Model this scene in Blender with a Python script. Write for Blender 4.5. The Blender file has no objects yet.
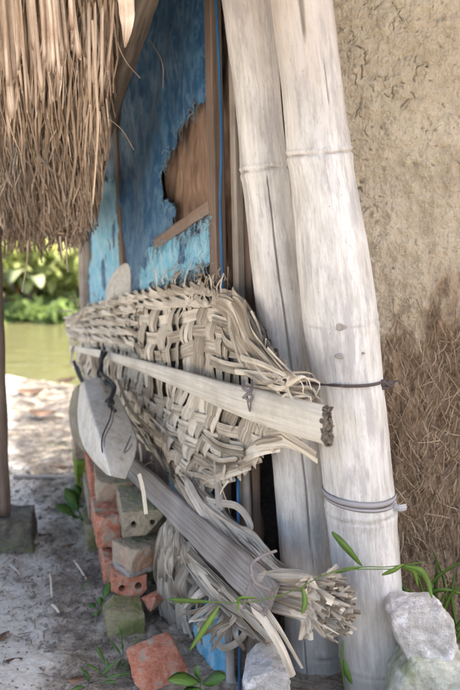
import bpy, bmesh, math, random
import numpy as np
from mathutils import Vector, Matrix
random.seed(7); RNG = np.random.default_rng(7)
R = math.radians
scn = bpy.context.scene
COL = scn.collection
# ------------------------------------------------------------------ camera model
H = 1.10; FPX = 800.0; PITCH = math.atan(145/800.)
CP, SP = math.cos(PITCH), math.sin(PITCH)
CAM = np.array([0., 0., H])
FW = np.array([0, CP, -SP]); UP = np.array([0, SP, CP]); RT = np.array([1., 0, 0])
def ray(px, py): return FW + RT*(px-230)/FPX + UP*(345-py)/FPX
def at(px, py, Y):
    r = ray(px, py); return CAM + r*(Y/r[1])
def atz(px, py, z=0.):
    r = ray(px, py); return CAM + r*((z-H)/r[2])
def depth(p): return float(np.dot(np.asarray(p)-CAM, FW))
class VPlane:                      # vertical plane through two ground points
    def __init__(s, a, b):
        s.o = np.array([a[0], a[1], 0.]); d = np.array([b[0]-a[0], b[1]-a[1], 0.]); s.d = d/np.linalg.norm(d)
        n = np.array([s.d[1], -s.d[0], 0.])
        s.n = n if n[1] < 0 else -n
    def p(s, u, z, h=0.): return s.o + s.d*u + np.array([0, 0, z]) + s.n*h
    def uz(s, px, py):
        r = ray(px, py); t = np.dot(s.o-CAM, s.n)/np.dot(r, s.n); q = CAM+r*t
        return float(np.dot(q-s.o, s.d)), float(q[2])
    def px(s, px, py, h=0.):
        u, z = s.uz(px, py); return s.p(u, z, h)
MAT = VPlane((.173, 1.451), (-.57, 3.0))       # the plaited mat
WALL = VPlane((.02, 1.885), (-.57, 3.15))      # the shack's side wall
# ------------------------------------------------------------------ numpy noise
def _h(ix, iy, iz, seed):
    n = (ix*73856093) ^ (iy*19349663) ^ (iz*83492791) ^ (seed*2654435)
    n = n & 0x7fffffff
    n = ((n >> 13) ^ n) & 0x7fffffff
    n = (n*(n*n*15731 % 0x7fffffff + 789221) + 1376312589) & 0x7fffffff
    return n/float(0x7fffffff)
def vnoise(P, seed=0):
    P = np.asarray(P, float); I = np.floor(P).astype(np.int64); f = P-I; f = f*f*(3-2*f)
    out = 0
    for dx in (0, 1):
        for dy in (0, 1):
            for dz in (0, 1):
                w = (f[:, 0] if dx else 1-f[:, 0])*(f[:, 1] if dy else 1-f[:, 1])*(f[:, 2] if dz else 1-f[:, 2])
                out = out+w*_h(I[:, 0]+dx, I[:, 1]+dy, I[:, 2]+dz, seed)
    return out*2-1
def fbm(P, scale=1., oct=4, seed=0, gain=.5):
    P = np.asarray(P, float)*scale; a = 1.; o = 0
    for k in range(oct):
        o = o+a*vnoise(P, seed+k*17); P = P*2.03+3.1; a *= gain
    return o
def spline(pts, n):
    P = np.asarray(pts, float)
    if len(P) == 2: return P[0]+(P[1]-P[0])*np.linspace(0, 1, n)[:, None]
    Q = np.vstack([2*P[0]-P[1], P, 2*P[-1]-P[-2]]); m = len(P)-1
    out = []
    for t in np.linspace(0, m-1e-6, n):
        i = int(t); f = t-i; a, b, c, d = Q[i:i+4]
        out.append(.5*(2*b+(c-a)*f+(2*a-5*b+4*c-d)*f*f+(3*b-a-3*c+d)*f**3))
    return np.array(out)
def inpoly(x, y, poly):
    c = False; j = len(poly)-1
    for i in range(len(poly)):
        xi, yi = poly[i]; xj, yj = poly[j]
        if (yi > y) != (yj > y) and x < (xj-xi)*(y-yi)/(yj-yi)+xi: c = not c
        j = i
    return c
def inpoly_np(x, y, poly):
    c = np.zeros(x.shape, bool); j = len(poly)-1
    for i in range(len(poly)):
        xi, yi = poly[i]; xj, yj = poly[j]
        if yi != yj:
            c ^= ((yi > y) != (yj > y)) & (x < (xj-xi)*(y-yi)/(yj-yi)+xi)
        j = i
    return c
def nrm(v):
    v = np.asarray(v, float); return v/max(np.linalg.norm(v), 1e-9)
# ------------------------------------------------------------------ materials
def new_mat(name):
    m = bpy.data.materials.new(name); m.use_nodes = True; nt = m.node_tree
    for n in list(nt.nodes): nt.nodes.remove(n)
    out = nt.nodes.new('ShaderNodeOutputMaterial'); b = nt.nodes.new('ShaderNodeBsdfPrincipled')
    nt.links.new(b.outputs[0], out.inputs[0])
    return m, nt, b, out
class NB:
    def __init__(s, nt): s.nt = nt
    def N(s, t, **k):
        n = s.nt.nodes.new(t)
        for a, v in k.items(): setattr(n, a, v)
        return n
    def L(s, a, b): s.nt.links.new(a, b)
    def attr(s, name, out='Vector'):
        n = s.N('ShaderNodeAttribute', attribute_name=name); return n.outputs[out]
    def obj(s): return s.N('ShaderNodeTexCoord').outputs['Object']
    def noise(s, vec, scale=5., detail=4., rough=.55, mp=None):
        if mp is not None:
            m = s.N('ShaderNodeMapping'); m.inputs['Scale'].default_value = mp; s.L(vec, m.inputs[0]); vec = m.outputs[0]
        n = s.N('ShaderNodeTexNoise'); n.inputs['Scale'].default_value = scale; n.inputs['Detail'].default_value = detail
        n.inputs['Roughness'].default_value = rough; s.L(vec, n.inputs['Vector']); return n.outputs[0]
    def ramp(s, fac, stops):
        n = s.N('ShaderNodeValToRGB'); cr = n.color_ramp
        while len(cr.elements) < len(stops): cr.elements.new(.5)
        for e, (p, c) in zip(cr.elements, stops):
            e.position = p; e.color = (c[0], c[1], c[2], 1) if not isinstance(c, (int, float)) else (c, c, c, 1)
        s.L(fac, n.inputs[0]); return n.outputs[0]
    def mix(s, fac, a, b, mode='MIX'):
        n = s.N('ShaderNodeMix', data_type='RGBA', blend_type=mode)
        for sock, v in ((n.inputs[0], fac), (n.inputs[6], a), (n.inputs[7], b)):
            if isinstance(v, (int, float)): sock.default_value = v
            elif isinstance(v, tuple): sock.default_value = (v[0], v[1], v[2], 1)
            else: s.L(v, sock)
        return n.outputs[2]
    def math(s, op, a, b=0.):
        n = s.N('ShaderNodeMath', operation=op)
        for sock, v in ((n.inputs[0], a), (n.inputs[1], b)):
            if isinstance(v, (int, float)): sock.default_value = v
            else: s.L(v, sock)
        return n.outputs[0]
    def bump(s, hgt, dist, strength=1.):
        n = s.N('ShaderNodeBump'); n.inputs['Strength'].default_value = strength; n.inputs['Distance'].default_value = dist
        s.L(hgt, n.inputs['Height']); return n.outputs[0]
def fibre(name, c0, c1, dark=None, dark_amt=.5, ks=(260, 260, 9), rough=.7, bump=.0012, blot=7., trans=0., spec=.3):
    """fibrous stuff: streaks run along the strand (attribute suv), each strand has its own tone"""
    m, nt, b, out = new_mat(name); k = NB(nt)
    suv = k.attr('suv'); tone = k.attr('tone', 'Fac')
    st = k.noise(suv, 1., 5., .6, ks)
    f = k.math('ADD', k.math('MULTIPLY', tone, .75), k.math('MULTIPLY', k.math('SUBTRACT', st, .5), 1.7))
    col = k.ramp(f, [(.05, c0), (.75, c1)])
    bl = k.noise(k.obj(), blot, 5., .65)
    if dark: col = k.mix(k.math('MULTIPLY', k.ramp(bl, [(.45, 0.), (.68, 1.)]), dark_amt), col, dark)
    k.L(col, b.inputs['Base Color']); b.inputs['Roughness'].default_value = rough
    b.inputs['Specular IOR Level'].default_value = spec
    k.L(k.bump(st, bump), b.inputs['Normal'])
    if trans > 0:
        t = k.N('ShaderNodeBsdfTranslucent'); k.L(col, t.inputs[0]); mx = k.N('ShaderNodeMixShader'); mx.inputs[0].default_value = trans
        k.L(b.outputs[0], mx.inputs[1]); k.L(t.outputs[0], mx.inputs[2]); k.L(mx.outputs[0], out.inputs[0])
    return m
def stone(name, cols, scale=18., patch=None, patch_scale=9., patch_lo=.5, rough=.9, bump=.003, fine=140., top=None):
    m, nt, b, out = new_mat(name); k = NB(nt); o = k.obj()
    n1 = k.noise(o, scale, 6., .65); n2 = k.noise(o, fine, 4., .6)
    f = k.math('ADD', n1, k.math('MULTIPLY', k.math('SUBTRACT', n2, .5), .5))
    n = len(cols); col = k.ramp(f, [(.3+.42*i/max(n-1, 1), c) for i, c in enumerate(cols)])
    if patch:
        pn = k.noise(o, patch_scale, 6., .7)
        col = k.mix(k.ramp(pn, [(patch_lo, 0.), (patch_lo+.09, 1.)]), col, patch)
    if top:                                   # growth that likes upward faces
        g = k.N('ShaderNodeNewGeometry'); sx = k.N('ShaderNodeSeparateXYZ'); k.L(g.outputs['Normal'], sx.inputs[0])
        tf = k.math('MULTIPLY', k.ramp(sx.outputs[2], [(.1, .25), (.8, 1.)]), k.ramp(k.noise(o, 14., 5., .7), [(.4, 0.), (.6, 1.)]))
        col = k.mix(tf, col, top)
    k.L(col, b.inputs['Base Color']); b.inputs['Roughness'].default_value = rough; b.inputs['Specular IOR Level'].default_value = .2
    k.L(k.bump(k.math('ADD', n2, n1), bump), b.inputs['Normal'])
    return m
M = {}
M['palm'] = fibre('dry_palm_leaf', (.24, .19, .135), (.74, .67, .555), dark=(.21, .165, .115), dark_amt=.6, trans=.03, ks=(170, 170, 7))
M['palm_grey'] = fibre('weathered_palm_leaf', (.17, .14, .105), (.62, .56, .47), dark=(.17, .135, .10), dark_amt=.5, trans=.06, ks=(170, 170, 7))
M['midrib'] = fibre('palm_midrib', (.44, .405, .34), (.68, .64, .56), dark=(.34, .29, .22), dark_amt=.5, ks=(140, 140, 4), blot=12, rough=.6)
M['fray'] = fibre('frayed_fibre', (.07, .055, .045), (.22, .18, .14), ks=(500, 500, 20))
M['plank'] = fibre('grey_weathered_wood', (.14, .128, .118), (.36, .335, .315), dark=(.17, .13, .11), dark_amt=.45, ks=(190, 190, 5), bump=.002, blot=5)
M['wood_brown'] = fibre('brown_wood', (.12, .085, .065), (.24, .175, .135), dark=(.08, .055, .045), ks=(160, 160, 5), bump=.0015)
M['wood_grey'] = fibre('grey_post_wood', (.24, .21, .18), (.44, .39, .34), dark=(.14, .11, .09), ks=(120, 120, 4), bump=.003, blot=9)
M['log'] = fibre('bark_log', (.05, .04, .03), (.20, .165, .13), dark=(.07, .055, .04), ks=(60, 60, 5), bump=.004, blot=10)
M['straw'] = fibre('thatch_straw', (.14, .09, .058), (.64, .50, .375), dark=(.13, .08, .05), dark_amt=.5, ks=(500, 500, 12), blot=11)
M['straw_grey'] = fibre('weathered_straw', (.22, .18, .15), (.46, .40, .34), dark=(.15, .12, .10), ks=(500, 500, 12))
M['reed'] = fibre('thatch_reed', (.30, .21, .15), (.78, .66, .55), dark=(.32, .20, .12), dark_amt=.6, ks=(260, 260, 9), blot=14, rough=.5)
M['wallstraw'] = fibre('mud_straw', (.20, .13, .08), (.58, .45, .31), dark=(.10, .06, .04), ks=(600, 600, 14))
M['wire'] = fibre('rusty_wire', (.05, .04, .038), (.12, .09, .085), ks=(900, 900, 60), rough=.6)
M['cord'] = fibre('grey_cord', (.13, .11, .11), (.28, .25, .25), ks=(900, 900, 90))
M['black'] = fibre('black_cord', (.015, .015, .017), (.05, .05, .055), ks=(900, 900, 60))
M['band'] = fibre('grey_band', (.30, .29, .30), (.46, .45, .46), ks=(260, 260, 8))
M['bluepipe'] = fibre('blue_strip', (.012, .06, .15), (.03, .15, .32), dark=(.02, .04, .08), ks=(90, 90, 6), rough=.45)
M['thread'] = fibre('frayed_thread', (.12, .22, .30), (.40, .52, .58), ks=(900, 900, 60))
M['grass'] = fibre('grass_blade', (.05, .13, .02), (.20, .33, .06), dark=(.16, .17, .05), dark_amt=.4, ks=(420, 420, 8), trans=.4, rough=.5, blot=30, spec=.4)
M['seed'] = fibre('seedling_leaf', (.05, .15, .025), (.15, .30, .06), dark=(.17, .20, .07), dark_amt=.4, blot=40, ks=(160, 160, 40), trans=.35, rough=.4, spec=.4)
M['litter'] = fibre('dry_leaf', (.12, .07, .045), (.34, .22, .15), ks=(200, 200, 30))
M['twig'] = fibre('pale_straw_bit', (.5, .42, .3), (.75, .66, .52), ks=(500, 500, 12))
M['brick_red'] = stone('orange_brick', [(.30, .11, .07), (.50, .21, .135), (.60, .33, .24)], 22, patch=(.36, .31, .24), patch_scale=22, patch_lo=.52, top=None)
M['brick_moss'] = stone('mossy_brick', [(.20, .16, .10), (.30, .25, .16), (.36, .29, .20)], 20, patch=(.16, .175, .07), patch_lo=.48, top=(.19, .20, .075))
M['brick_grey'] = stone('grey_brick', [(.20, .17, .125), (.30, .26, .20), (.40, .34, .27)], 22, patch=(.45, .31, .24), patch_scale=20, patch_lo=.55, top=(.25, .26, .13))
M['brick_pink'] = stone('pinkish_brick', [(.33, .26, .19), (.43, .33, .25), (.50, .34, .27)], 22, patch=(.47, .22, .15), patch_lo=.52, top=(.30, .30, .17))
M['mortar'] = stone('mortar', [(.24, .22, .20), (.40, .38, .36)], 30)
M['moss'] = stone('thick_moss', [(.11, .15, .02), (.19, .26, .04), (.25, .31, .07)], 30, rough=1, bump=.004)
M['rock_white'] = stone('limewashed_rubble', [(.36, .345, .32), (.50, .48, .46), (.62, .61, .60)], 26, patch=(.78, .77, .80), patch_scale=16, patch_lo=.53, bump=.006, fine=200)
M['rock_grey'] = stone('pale_greenish_rock', [(.30, .31, .25), (.43, .44, .38), (.53, .53, .47)], 18, patch=(.28, .30, .20), patch_lo=.52, bump=.003)
M['block'] = stone('concrete_block', [(.075, .068, .055), (.14, .125, .10), (.24, .22, .18)], 20, patch=(.16, .17, .08), patch_lo=.56, bump=.005)
M['sheet'] = stone('grey_sheet', [(.46, .43, .375), (.60, .575, .52), (.70, .675, .63)], 9, patch=(.40, .36, .28), patch_scale=26, patch_lo=.57, rough=.7, bump=.002, fine=70)
M['clod'] = stone('soil_clod', [(.10, .085, .07), (.19, .165, .14), (.28, .25, .22)], 40)

def bamboo_mat():
    m, nt, b, out = new_mat('bleached_bamboo'); k = NB(nt); o = k.obj(); suv = k.attr('suv'); tone = k.attr('tone', 'Fac')
    fine = k.noise(suv, 1., 5., .6, (170, 170, 5)); mot = k.noise(suv, 1., 6., .68, (26, 26, 8)); big = k.noise(suv, 1., 4., .6, (9, 9, 2.2))
    spots = k.noise(suv, 1., 4., .7, (70, 70, 26))
    f = k.math('ADD', k.math('MULTIPLY', mot, .65), k.math('MULTIPLY', fine, .35))
    col = k.ramp(f, [(.30, (.28, .262, .245)), (.43, (.475, .46, .435)), (.54, (.595, .585, .565)), (.70, (.695, .69, .68))])
    col = k.mix(k.math('MULTIPLY', k.ramp(big, [(.50, 0.), (.66, 1.)]), .25), col, (.50, .43, .36))
    col = k.mix(k.math('MULTIPLY', k.ramp(k.noise(suv, 1., 5., .7, (34, 34, 7)), [(.50, 0.), (.62, 1.)]), .65), col, (.33, .31, .31))
    col = k.mix(k.math('MULTIPLY', k.ramp(k.noise(suv, 1., 6., .75, (90, 90, 14)), [(.58, 0.), (.68, 1.)]), .5), col, (.27, .24, .23))
    col = k.mix(k.math('MULTIPLY', k.ramp(spots, [(.64, 0.), (.72, 1.)]), .6), col, (.30, .25, .21))
    col = k.mix(k.math('MULTIPLY', k.ramp(k.noise(suv, 1., 4., .65, (420, 420, 14)), [(.60, 0.), (.66, 1.)]), .55), col, (.25, .215, .19))
    col = k.mix(k.math('MULTIPLY', k.ramp(k.noise(suv, 1., 3., .6, (150, 150, 110)), [(.70, 0.), (.74, 1.)]), .7), col, (.17, .14, .125))
    z = k.N('ShaderNodeSeparateXYZ'); k.L(o, z.inputs[0])
    # greyer towards the soil, ragged upper limit
    hg = k.math('ADD', z.outputs[2], k.math('MULTIPLY', k.math('SUBTRACT', mot, .5), .55))
    col = k.mix(k.math('MULTIPLY', k.ramp(hg, [(.02, 1.), (.42, 0.)]), .62), col, (.34, .33, .32))
    # tan-brown towards the top
    col = k.mix(k.math('MULTIPLY', k.ramp(k.math('ADD', k.math('MULTIPLY', hg, .5), k.math('MULTIPLY', big, .35)), [(.80, 0.), (1., 1.)]), .5), col, (.46, .36, .27))
    # tone darkens split insides, node grooves and branch scars
    col = k.mix(k.math('MULTIPLY', tone, .85), col, (.20, .16, .13))
    k.L(col, b.inputs['Base Color']); b.inputs['Roughness'].default_value = .52; b.inputs['Specular IOR Level'].default_value = .35
    k.L(k.bump(k.math('ADD', fine, k.math('MULTIPLY', mot, .6)), .0009), b.inputs['Normal'])
    return m
M['bamboo'] = bamboo_mat()
def mud_mat():
    m, nt, b, out = new_mat('mud_plaster'); k = NB(nt); o = k.obj(); tone = k.attr('tone', 'Fac')
    a = k.noise(o, 6., 6., .65); c = k.noise(o, 55., 5., .65); fl = k.noise(o, 1., 4., .6, (330, 330, 80)); fl2 = k.noise(o, 1., 4., .6, (110, 300, 330))
    pl = k.ramp(k.math('ADD', k.math('MULTIPLY', a, .6), k.math('MULTIPLY', c, .4)), [(.32, (.41, .335, .235)), (.48, (.60, .505, .37)), (.64, (.72, .625, .475))])
    pl = k.mix(k.ramp(fl2, [(.62, 0.), (.70, .7)]), pl, (.70, .62, .49))
    pl = k.mix(k.ramp(fl, [(.66, 0.), (.73, .7)]), pl, (.24, .17, .11))
    st = k.ramp(k.math('ADD', k.math('MULTIPLY', fl, .6), k.math('MULTIPLY', c, .4)), [(.34, (.16, .105, .068)), (.50, (.36, .26, .175)), (.66, (.56, .43, .30))])
    col = k.mix(k.ramp(k.math('ADD', tone, k.math('MULTIPLY', k.math('SUBTRACT', c, .5), .9)), [(.2, 0.), (.85, 1.)]), pl, st)
    k.L(col, b.inputs['Base Color']); b.inputs['Roughness'].default_value = .95; b.inputs['Specular IOR Level'].default_value = .1
    k.L(k.bump(k.math('ADD', k.math('ADD', c, k.math('MULTIPLY', fl, .5)), k.noise(o, 130., 5., .7)), .009), b.inputs['Normal'])
    return m
M['mud'] = mud_mat()
def tarp_mat(name, c0, c1, worn, worn_amt):
    m, nt, b, out = new_mat(name); k = NB(nt); suv = k.attr('suv')
    w1 = k.N('ShaderNodeTexWave', wave_type='BANDS', bands_direction='X'); w1.inputs['Scale'].default_value = 150; k.L(suv, w1.inputs[0])
    w2 = k.N('ShaderNodeTexWave', wave_type='BANDS', bands_direction='Y'); w2.inputs['Scale'].default_value = 150; k.L(suv, w2.inputs[0])
    a = k.noise(suv, 5., 6., .65); c = k.noise(suv, 1., 5., .7, (55, 9, 55))
    col = k.ramp(k.math('ADD', k.math('MULTIPLY', a, .6), k.math('MULTIPLY', c, .4)), [(.35, c0), (.65, c1)])
    col = k.mix(k.math('MULTIPLY', k.ramp(k.noise(suv, 1., 6., .75, (34, 15, 34)), [(.48, 0.), (.56, 1.)]), worn_amt), col, worn)
    k.L(col, b.inputs['Base Color']); b.inputs['Roughness'].default_value = .6
    k.L(k.bump(k.math('ADD', k.math('MULTIPLY', k.math('ADD', w1.outputs[1], w2.outputs[1]), .12), c), .002), b.inputs['Normal'])
    return m
M['tarp'] = tarp_mat('blue_tarpaulin', (.010, .05, .12), (.022, .115, .25), (.11, .23, .34), .55)
M['tarp_pale'] = tarp_mat('faded_blue_tarpaulin', (.10, .36, .52), (.22, .52, .68), (.42, .58, .64), .6)
def backing_mat():
    m, nt, b, out = new_mat('brown_sacking'); k = NB(nt); suv = k.attr('suv')
    s = k.noise(suv, 1., 5., .6, (120, 10, 60)); a = k.noise(suv, 9., 5., .6)
    col = k.ramp(k.math('ADD', k.math('MULTIPLY', s, .6), k.math('MULTIPLY', a, .4)), [(.35, (.10, .06, .04)), (.52, (.22, .14, .095)), (.66, (.33, .23, .16))])
    k.L(col, b.inputs['Base Color']); b.inputs['Roughness'].default_value = .9; k.L(k.bump(s, .003), b.inputs['Normal']); return m
M['sacking'] = backing_mat()
def weave_dark():
    m, nt, b, out = new_mat('dark_bamboo_matting'); k = NB(nt); suv = k.attr('suv')
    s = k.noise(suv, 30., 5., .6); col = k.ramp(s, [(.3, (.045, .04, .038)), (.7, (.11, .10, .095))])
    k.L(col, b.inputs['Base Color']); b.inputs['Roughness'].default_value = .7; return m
M['matting'] = weave_dark()
def ground_mat():
    m, nt, b, out = new_mat('bare_soil'); k = NB(nt); o = k.obj(); tone = k.attr('tone', 'Fac')
    a = k.noise(o, 1.6, 7., .65); c = k.noise(o, 16., 7., .68); f = k.noise(o, 120., 5., .7)
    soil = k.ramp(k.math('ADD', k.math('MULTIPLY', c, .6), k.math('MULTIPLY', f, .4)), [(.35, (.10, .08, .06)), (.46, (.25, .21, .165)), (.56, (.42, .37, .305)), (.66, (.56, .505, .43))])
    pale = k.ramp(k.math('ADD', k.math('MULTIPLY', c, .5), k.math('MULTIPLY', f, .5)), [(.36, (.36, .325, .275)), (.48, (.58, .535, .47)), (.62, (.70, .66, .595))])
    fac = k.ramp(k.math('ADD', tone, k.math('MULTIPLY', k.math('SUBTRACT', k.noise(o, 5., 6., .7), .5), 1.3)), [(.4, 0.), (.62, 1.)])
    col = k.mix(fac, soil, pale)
    col = k.mix(k.math('MULTIPLY', k.ramp(a, [(.56, 0.), (.66, 1.)]), .4), col, (.15, .17, .06))
    k.L(col, b.inputs['Base Color']); b.inputs['Roughness'].default_value = .95; b.inputs['Specular IOR Level'].default_value = .15
    k.L(k.bump(k.math('ADD', c, k.math('MULTIPLY', f, .5)), .012), b.inputs['Normal']); return m
M['ground'] = ground_mat()
def water_mat():
    m, nt, b, out = new_mat('pond_water'); k = NB(nt); o = k.obj()
    b.inputs['Base Color'].default_value = (.12, .115, .055, 1); b.inputs['Roughness'].default_value = .03; b.inputs['IOR'].default_value = 1.33
    b.inputs['Specular IOR Level'].default_value = .9
    k.L(k.bump(k.noise(o, 2.5, 4., .5, (1, 3, 1)), .02), b.inputs['Normal']); return m
M['water'] = water_mat()
def leaf_mat(name, c0, c1, trans=.6):
    m, nt, b, out = new_mat(name); k = NB(nt); tone = k.attr('tone', 'Fac')
    col = k.ramp(k.math('ADD', k.math('MULTIPLY', tone, .8), k.math('MULTIPLY', k.noise(k.obj(), 3., 3.), .2)), [(.05, c0), (.95, c1)])
    k.L(col, b.inputs['Base Color']); b.inputs['Roughness'].default_value = .5
    t = k.N('ShaderNodeBsdfTranslucent'); k.L(col, t.inputs[0]); mx = k.N('ShaderNodeMixShader'); mx.inputs[0].default_value = trans
    k.L(b.outputs[0], mx.inputs[1]); k.L(t.outputs[0], mx.inputs[2]); k.L(mx.outputs[0], out.inputs[0]); return m
M['lf_yel'] = leaf_mat('yellow_green_leaves', (.34, .40, .11), (.68, .68, .32))
M['lf_mid'] = leaf_mat('mid_green_leaves', (.11, .19, .05), (.28, .37, .13))
M['lf_dark'] = leaf_mat('dark_green_leaves', (.025, .07, .03), (.07, .15, .05), .35)
M['lf_pale'] = leaf_mat('pale_banana_leaves', (.34, .42, .18), (.62, .66, .40))
M['lf_dry'] = leaf_mat('dry_orange_leaf', (.42, .18, .03), (.55, .30, .06))
M['trunk'] = fibre('trunk_bark', (.10, .08, .06), (.25, .21, .16), ks=(40, 40, 6))
def plain(name, c, rough=.8):
    m, nt, b, out = new_mat(name); k = NB(nt); n = k.noise(k.obj(), 4., 5., .6)
    k.L(k.ramp(n, [(.3, tuple(x*.85 for x in c)), (.7, tuple(min(1, x*1.08) for x in c))]), b.inputs['Base Color']); b.inputs['Roughness'].default_value = rough; return m
M['housewall'] = plain('pale_blue_wall', (.50, .58, .66)); M['houseroof'] = plain('grey_tin_roof', (.36, .38, .40), .5); M['glass'] = plain('dark_window', (.05, .06, .07), .2)
# ------------------------------------------------------------------ mesh builder
class MB:
    def __init__(s): s.V = []; s.F = []; s.T = []; s.S = []; s.n = 0
    def add(s, V, F, tone=.5, suv=None):
        V = np.asarray(V, float); m = len(V)
        s.V.append(V); s.F += [tuple(i+s.n for i in f) for f in F]
        s.T.append(np.broadcast_to(np.asarray(tone, float), (m,)).copy())
        s.S.append(np.asarray(suv, float) if suv is not None else V.copy()); s.n += m
    def tube(s, P, rad, n=8, tone=.5, cap=True, flat=1., ref=None):
        P = np.asarray(P, float); m = len(P); rad = np.broadcast_to(np.asarray(rad, float), (m,))
        T = np.gradient(P, axis=0); T /= np.maximum(np.linalg.norm(T, axis=1), 1e-9)[:, None]
        u = np.asarray(ref, float) if ref is not None else np.array([0, 0, 1.]) if abs(T[0][2]) < .8 else np.array([1., 0, 0])
        th = np.arange(n)*2*math.pi/n; ct, sn = np.cos(th), np.sin(th)
        sl = np.concatenate([[0], np.cumsum(np.linalg.norm(np.diff(P, axis=0), axis=1))]); off = RNG.random(3)*50
        V = np.empty((m*n, 3)); S = np.empty((m*n, 3))
        for i in range(m):
            u = u-np.dot(u, T[i])*T[i]; u = nrm(u); w = np.cross(T[i], u)
            V[i*n:(i+1)*n] = P[i]+rad[i]*(ct[:, None]*u+flat*sn[:, None]*w)
            S[i*n:(i+1)*n, 0] = rad[i]*ct+off[0]; S[i*n:(i+1)*n, 1] = rad[i]*sn+off[1]; S[i*n:(i+1)*n, 2] = sl[i]+off[2]
        F = [(i*n+j, i*n+(j+1) % n, (i+1)*n+(j+1) % n, (i+1)*n+j) for i in range(m-1) for j in range(n)]
        if cap: F += [tuple(range(n))[::-1], tuple((m-1)*n+j for j in range(n))]
        s.add(V, F, tone, S)
    def ribbon(s, P, wid, nor, bow=.15, thick=.0012, tone=.5, twist=None):
        P = np.asarray(P, float); m = len(P); wid = np.broadcast_to(np.asarray(wid, float), (m,))
        T = np.gradient(P, axis=0); T /= np.maximum(np.linalg.norm(T, axis=1), 1e-9)[:, None]
        nor = np.broadcast_to(np.asarray(nor, float), (m, 3))
        sl = np.concatenate([[0], np.cumsum(np.linalg.norm(np.diff(P, axis=0), axis=1))]); off = RNG.random(3)*50
        V = []; S = []
        for i in range(m):
            sd = nrm(np.cross(T[i], nor[i])); n_ = nrm(np.cross(sd, T[i]))
            if twist is not None:
                a = twist[i]; sd, n_ = sd*math.cos(a)+n_*math.sin(a), n_*math.cos(a)-sd*math.sin(a)
            w = wid[i]/2
            V += [P[i]-sd*w, P[i]+n_*(bow*w+thick), P[i]+sd*w, P[i]+n_*(bow*w-thick)]
            S += [(-w+off[0], off[1], sl[i]+off[2]), (off[0], off[1], sl[i]+off[2]), (w+off[0], off[1], sl[i]+off[2]), (off[0], off[1], sl[i]+off[2])]
        F = [(i*4+j, i*4+(j+1) % 4, (i+1)*4+(j+1) % 4, (i+1)*4+j) for i in range(m-1) for j in range(4)]
        F += [(3, 2, 1, 0), tuple((m-1)*4+j for j in range(4))]
        s.add(V, F, tone, S)
    def grid(s, G, tone=.5, suv=None, mask=None, thick=0., thick_n=None):
        """G: (a,b,3) array of points; optional face mask (a-1,b-1); optional thickness"""
        a, b = G.shape[:2]; V = G.reshape(-1, 3); S = suv.reshape(-1, 3) if suv is not None else V
        F = [(i*b+j, i*b+j+1, (i+1)*b+j+1, (i+1)*b+j) for i in range(a-1) for j in range(b-1) if mask is None or mask[i, j]]
        tone = np.asarray(tone, float)
        if tone.ndim == 2: tone = tone.reshape(-1)
        if thick:
            n_ = np.asarray(thick_n, float); V2 = V-n_*thick; k = len(V)
            cnt = {}
            for f in F:
                for x, y in zip(f, f[1:]+f[:1]): cnt[(x, y)] = 1
            side = [(y, x, x+k, y+k) for (x, y) in cnt if (y, x) not in cnt]
            F = F+[tuple(i+k for i in f[::-1]) for f in F]+side
            V = np.vstack([V, V2]); S = np.vstack([S, S])
            if tone.ndim: tone = np.concatenate([tone, tone])
        s.add(V, F, tone, S)
    def box(s, c, X, Y, Z, tone=.5):
        """box from centre and three half-axis vectors"""
        c, X, Y, Z = (np.asarray(q, float) for q in (c, X, Y, Z))
        V = [c+a*X+b*Y+d*Z for d in (-1, 1) for b in (-1, 1) for a in (-1, 1)]
        F = [(0, 2, 3, 1), (4, 5, 7, 6), (0, 1, 5, 4), (2, 6, 7, 3), (0, 4, 6, 2), (1, 3, 7, 5)]
        lx, ly, lz = np.linalg.norm(X), np.linalg.norm(Y), np.linalg.norm(Z); off = RNG.random(3)*50
        S = [(a*lx+off[0], b*ly+off[1], d*lz+off[2]) for d in (-1, 1) for b in (-1, 1) for a in (-1, 1)]
        s.add(V, F, tone, S)
    def build(s, name, mat, parent=None, smooth=False, base=None):
        V = np.vstack(s.V)
        org = np.zeros(3); q = parent
        while q is not None: org += np.array(q.location); q = q.parent
        loc = np.zeros(3)
        if parent is None:
            loc = np.array(base, float) if base is not None else np.array([V[:, 0].mean(), V[:, 1].mean(), V[:, 2].min()])
        me = bpy.data.meshes.new(name); me.from_pydata((V-org-loc).tolist(), [], s.F)
        me.attributes.new('tone', 'FLOAT', 'POINT').data.foreach_set('value', np.concatenate(s.T).astype(np.float32))
        me.attributes.new('suv', 'FLOAT_VECTOR', 'POINT').data.foreach_set('vector', np.vstack(s.S).astype(np.float32).ravel())
        if smooth: me.polygons.foreach_set('use_smooth', [True]*len(me.polygons))
        me.materials.append(mat); me.update()
        o = bpy.data.objects.new(name, me); COL.objects.link(o); o.location = loc
        if parent is not None: o.parent = parent
        return o
def tag(o, label=None, cat=None, group=None, kind=None):
    for k_, v in (('label', label), ('category', cat), ('group', group), ('kind', kind)):
        if v: o[k_] = v
    return o
def thing(name, loc, label, cat, group=None):
    o = bpy.data.objects.new(name, None); COL.objects.link(o); o.location = Vector(loc); o.empty_display_size = .05
    return tag(o, label, cat, group)
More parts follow.
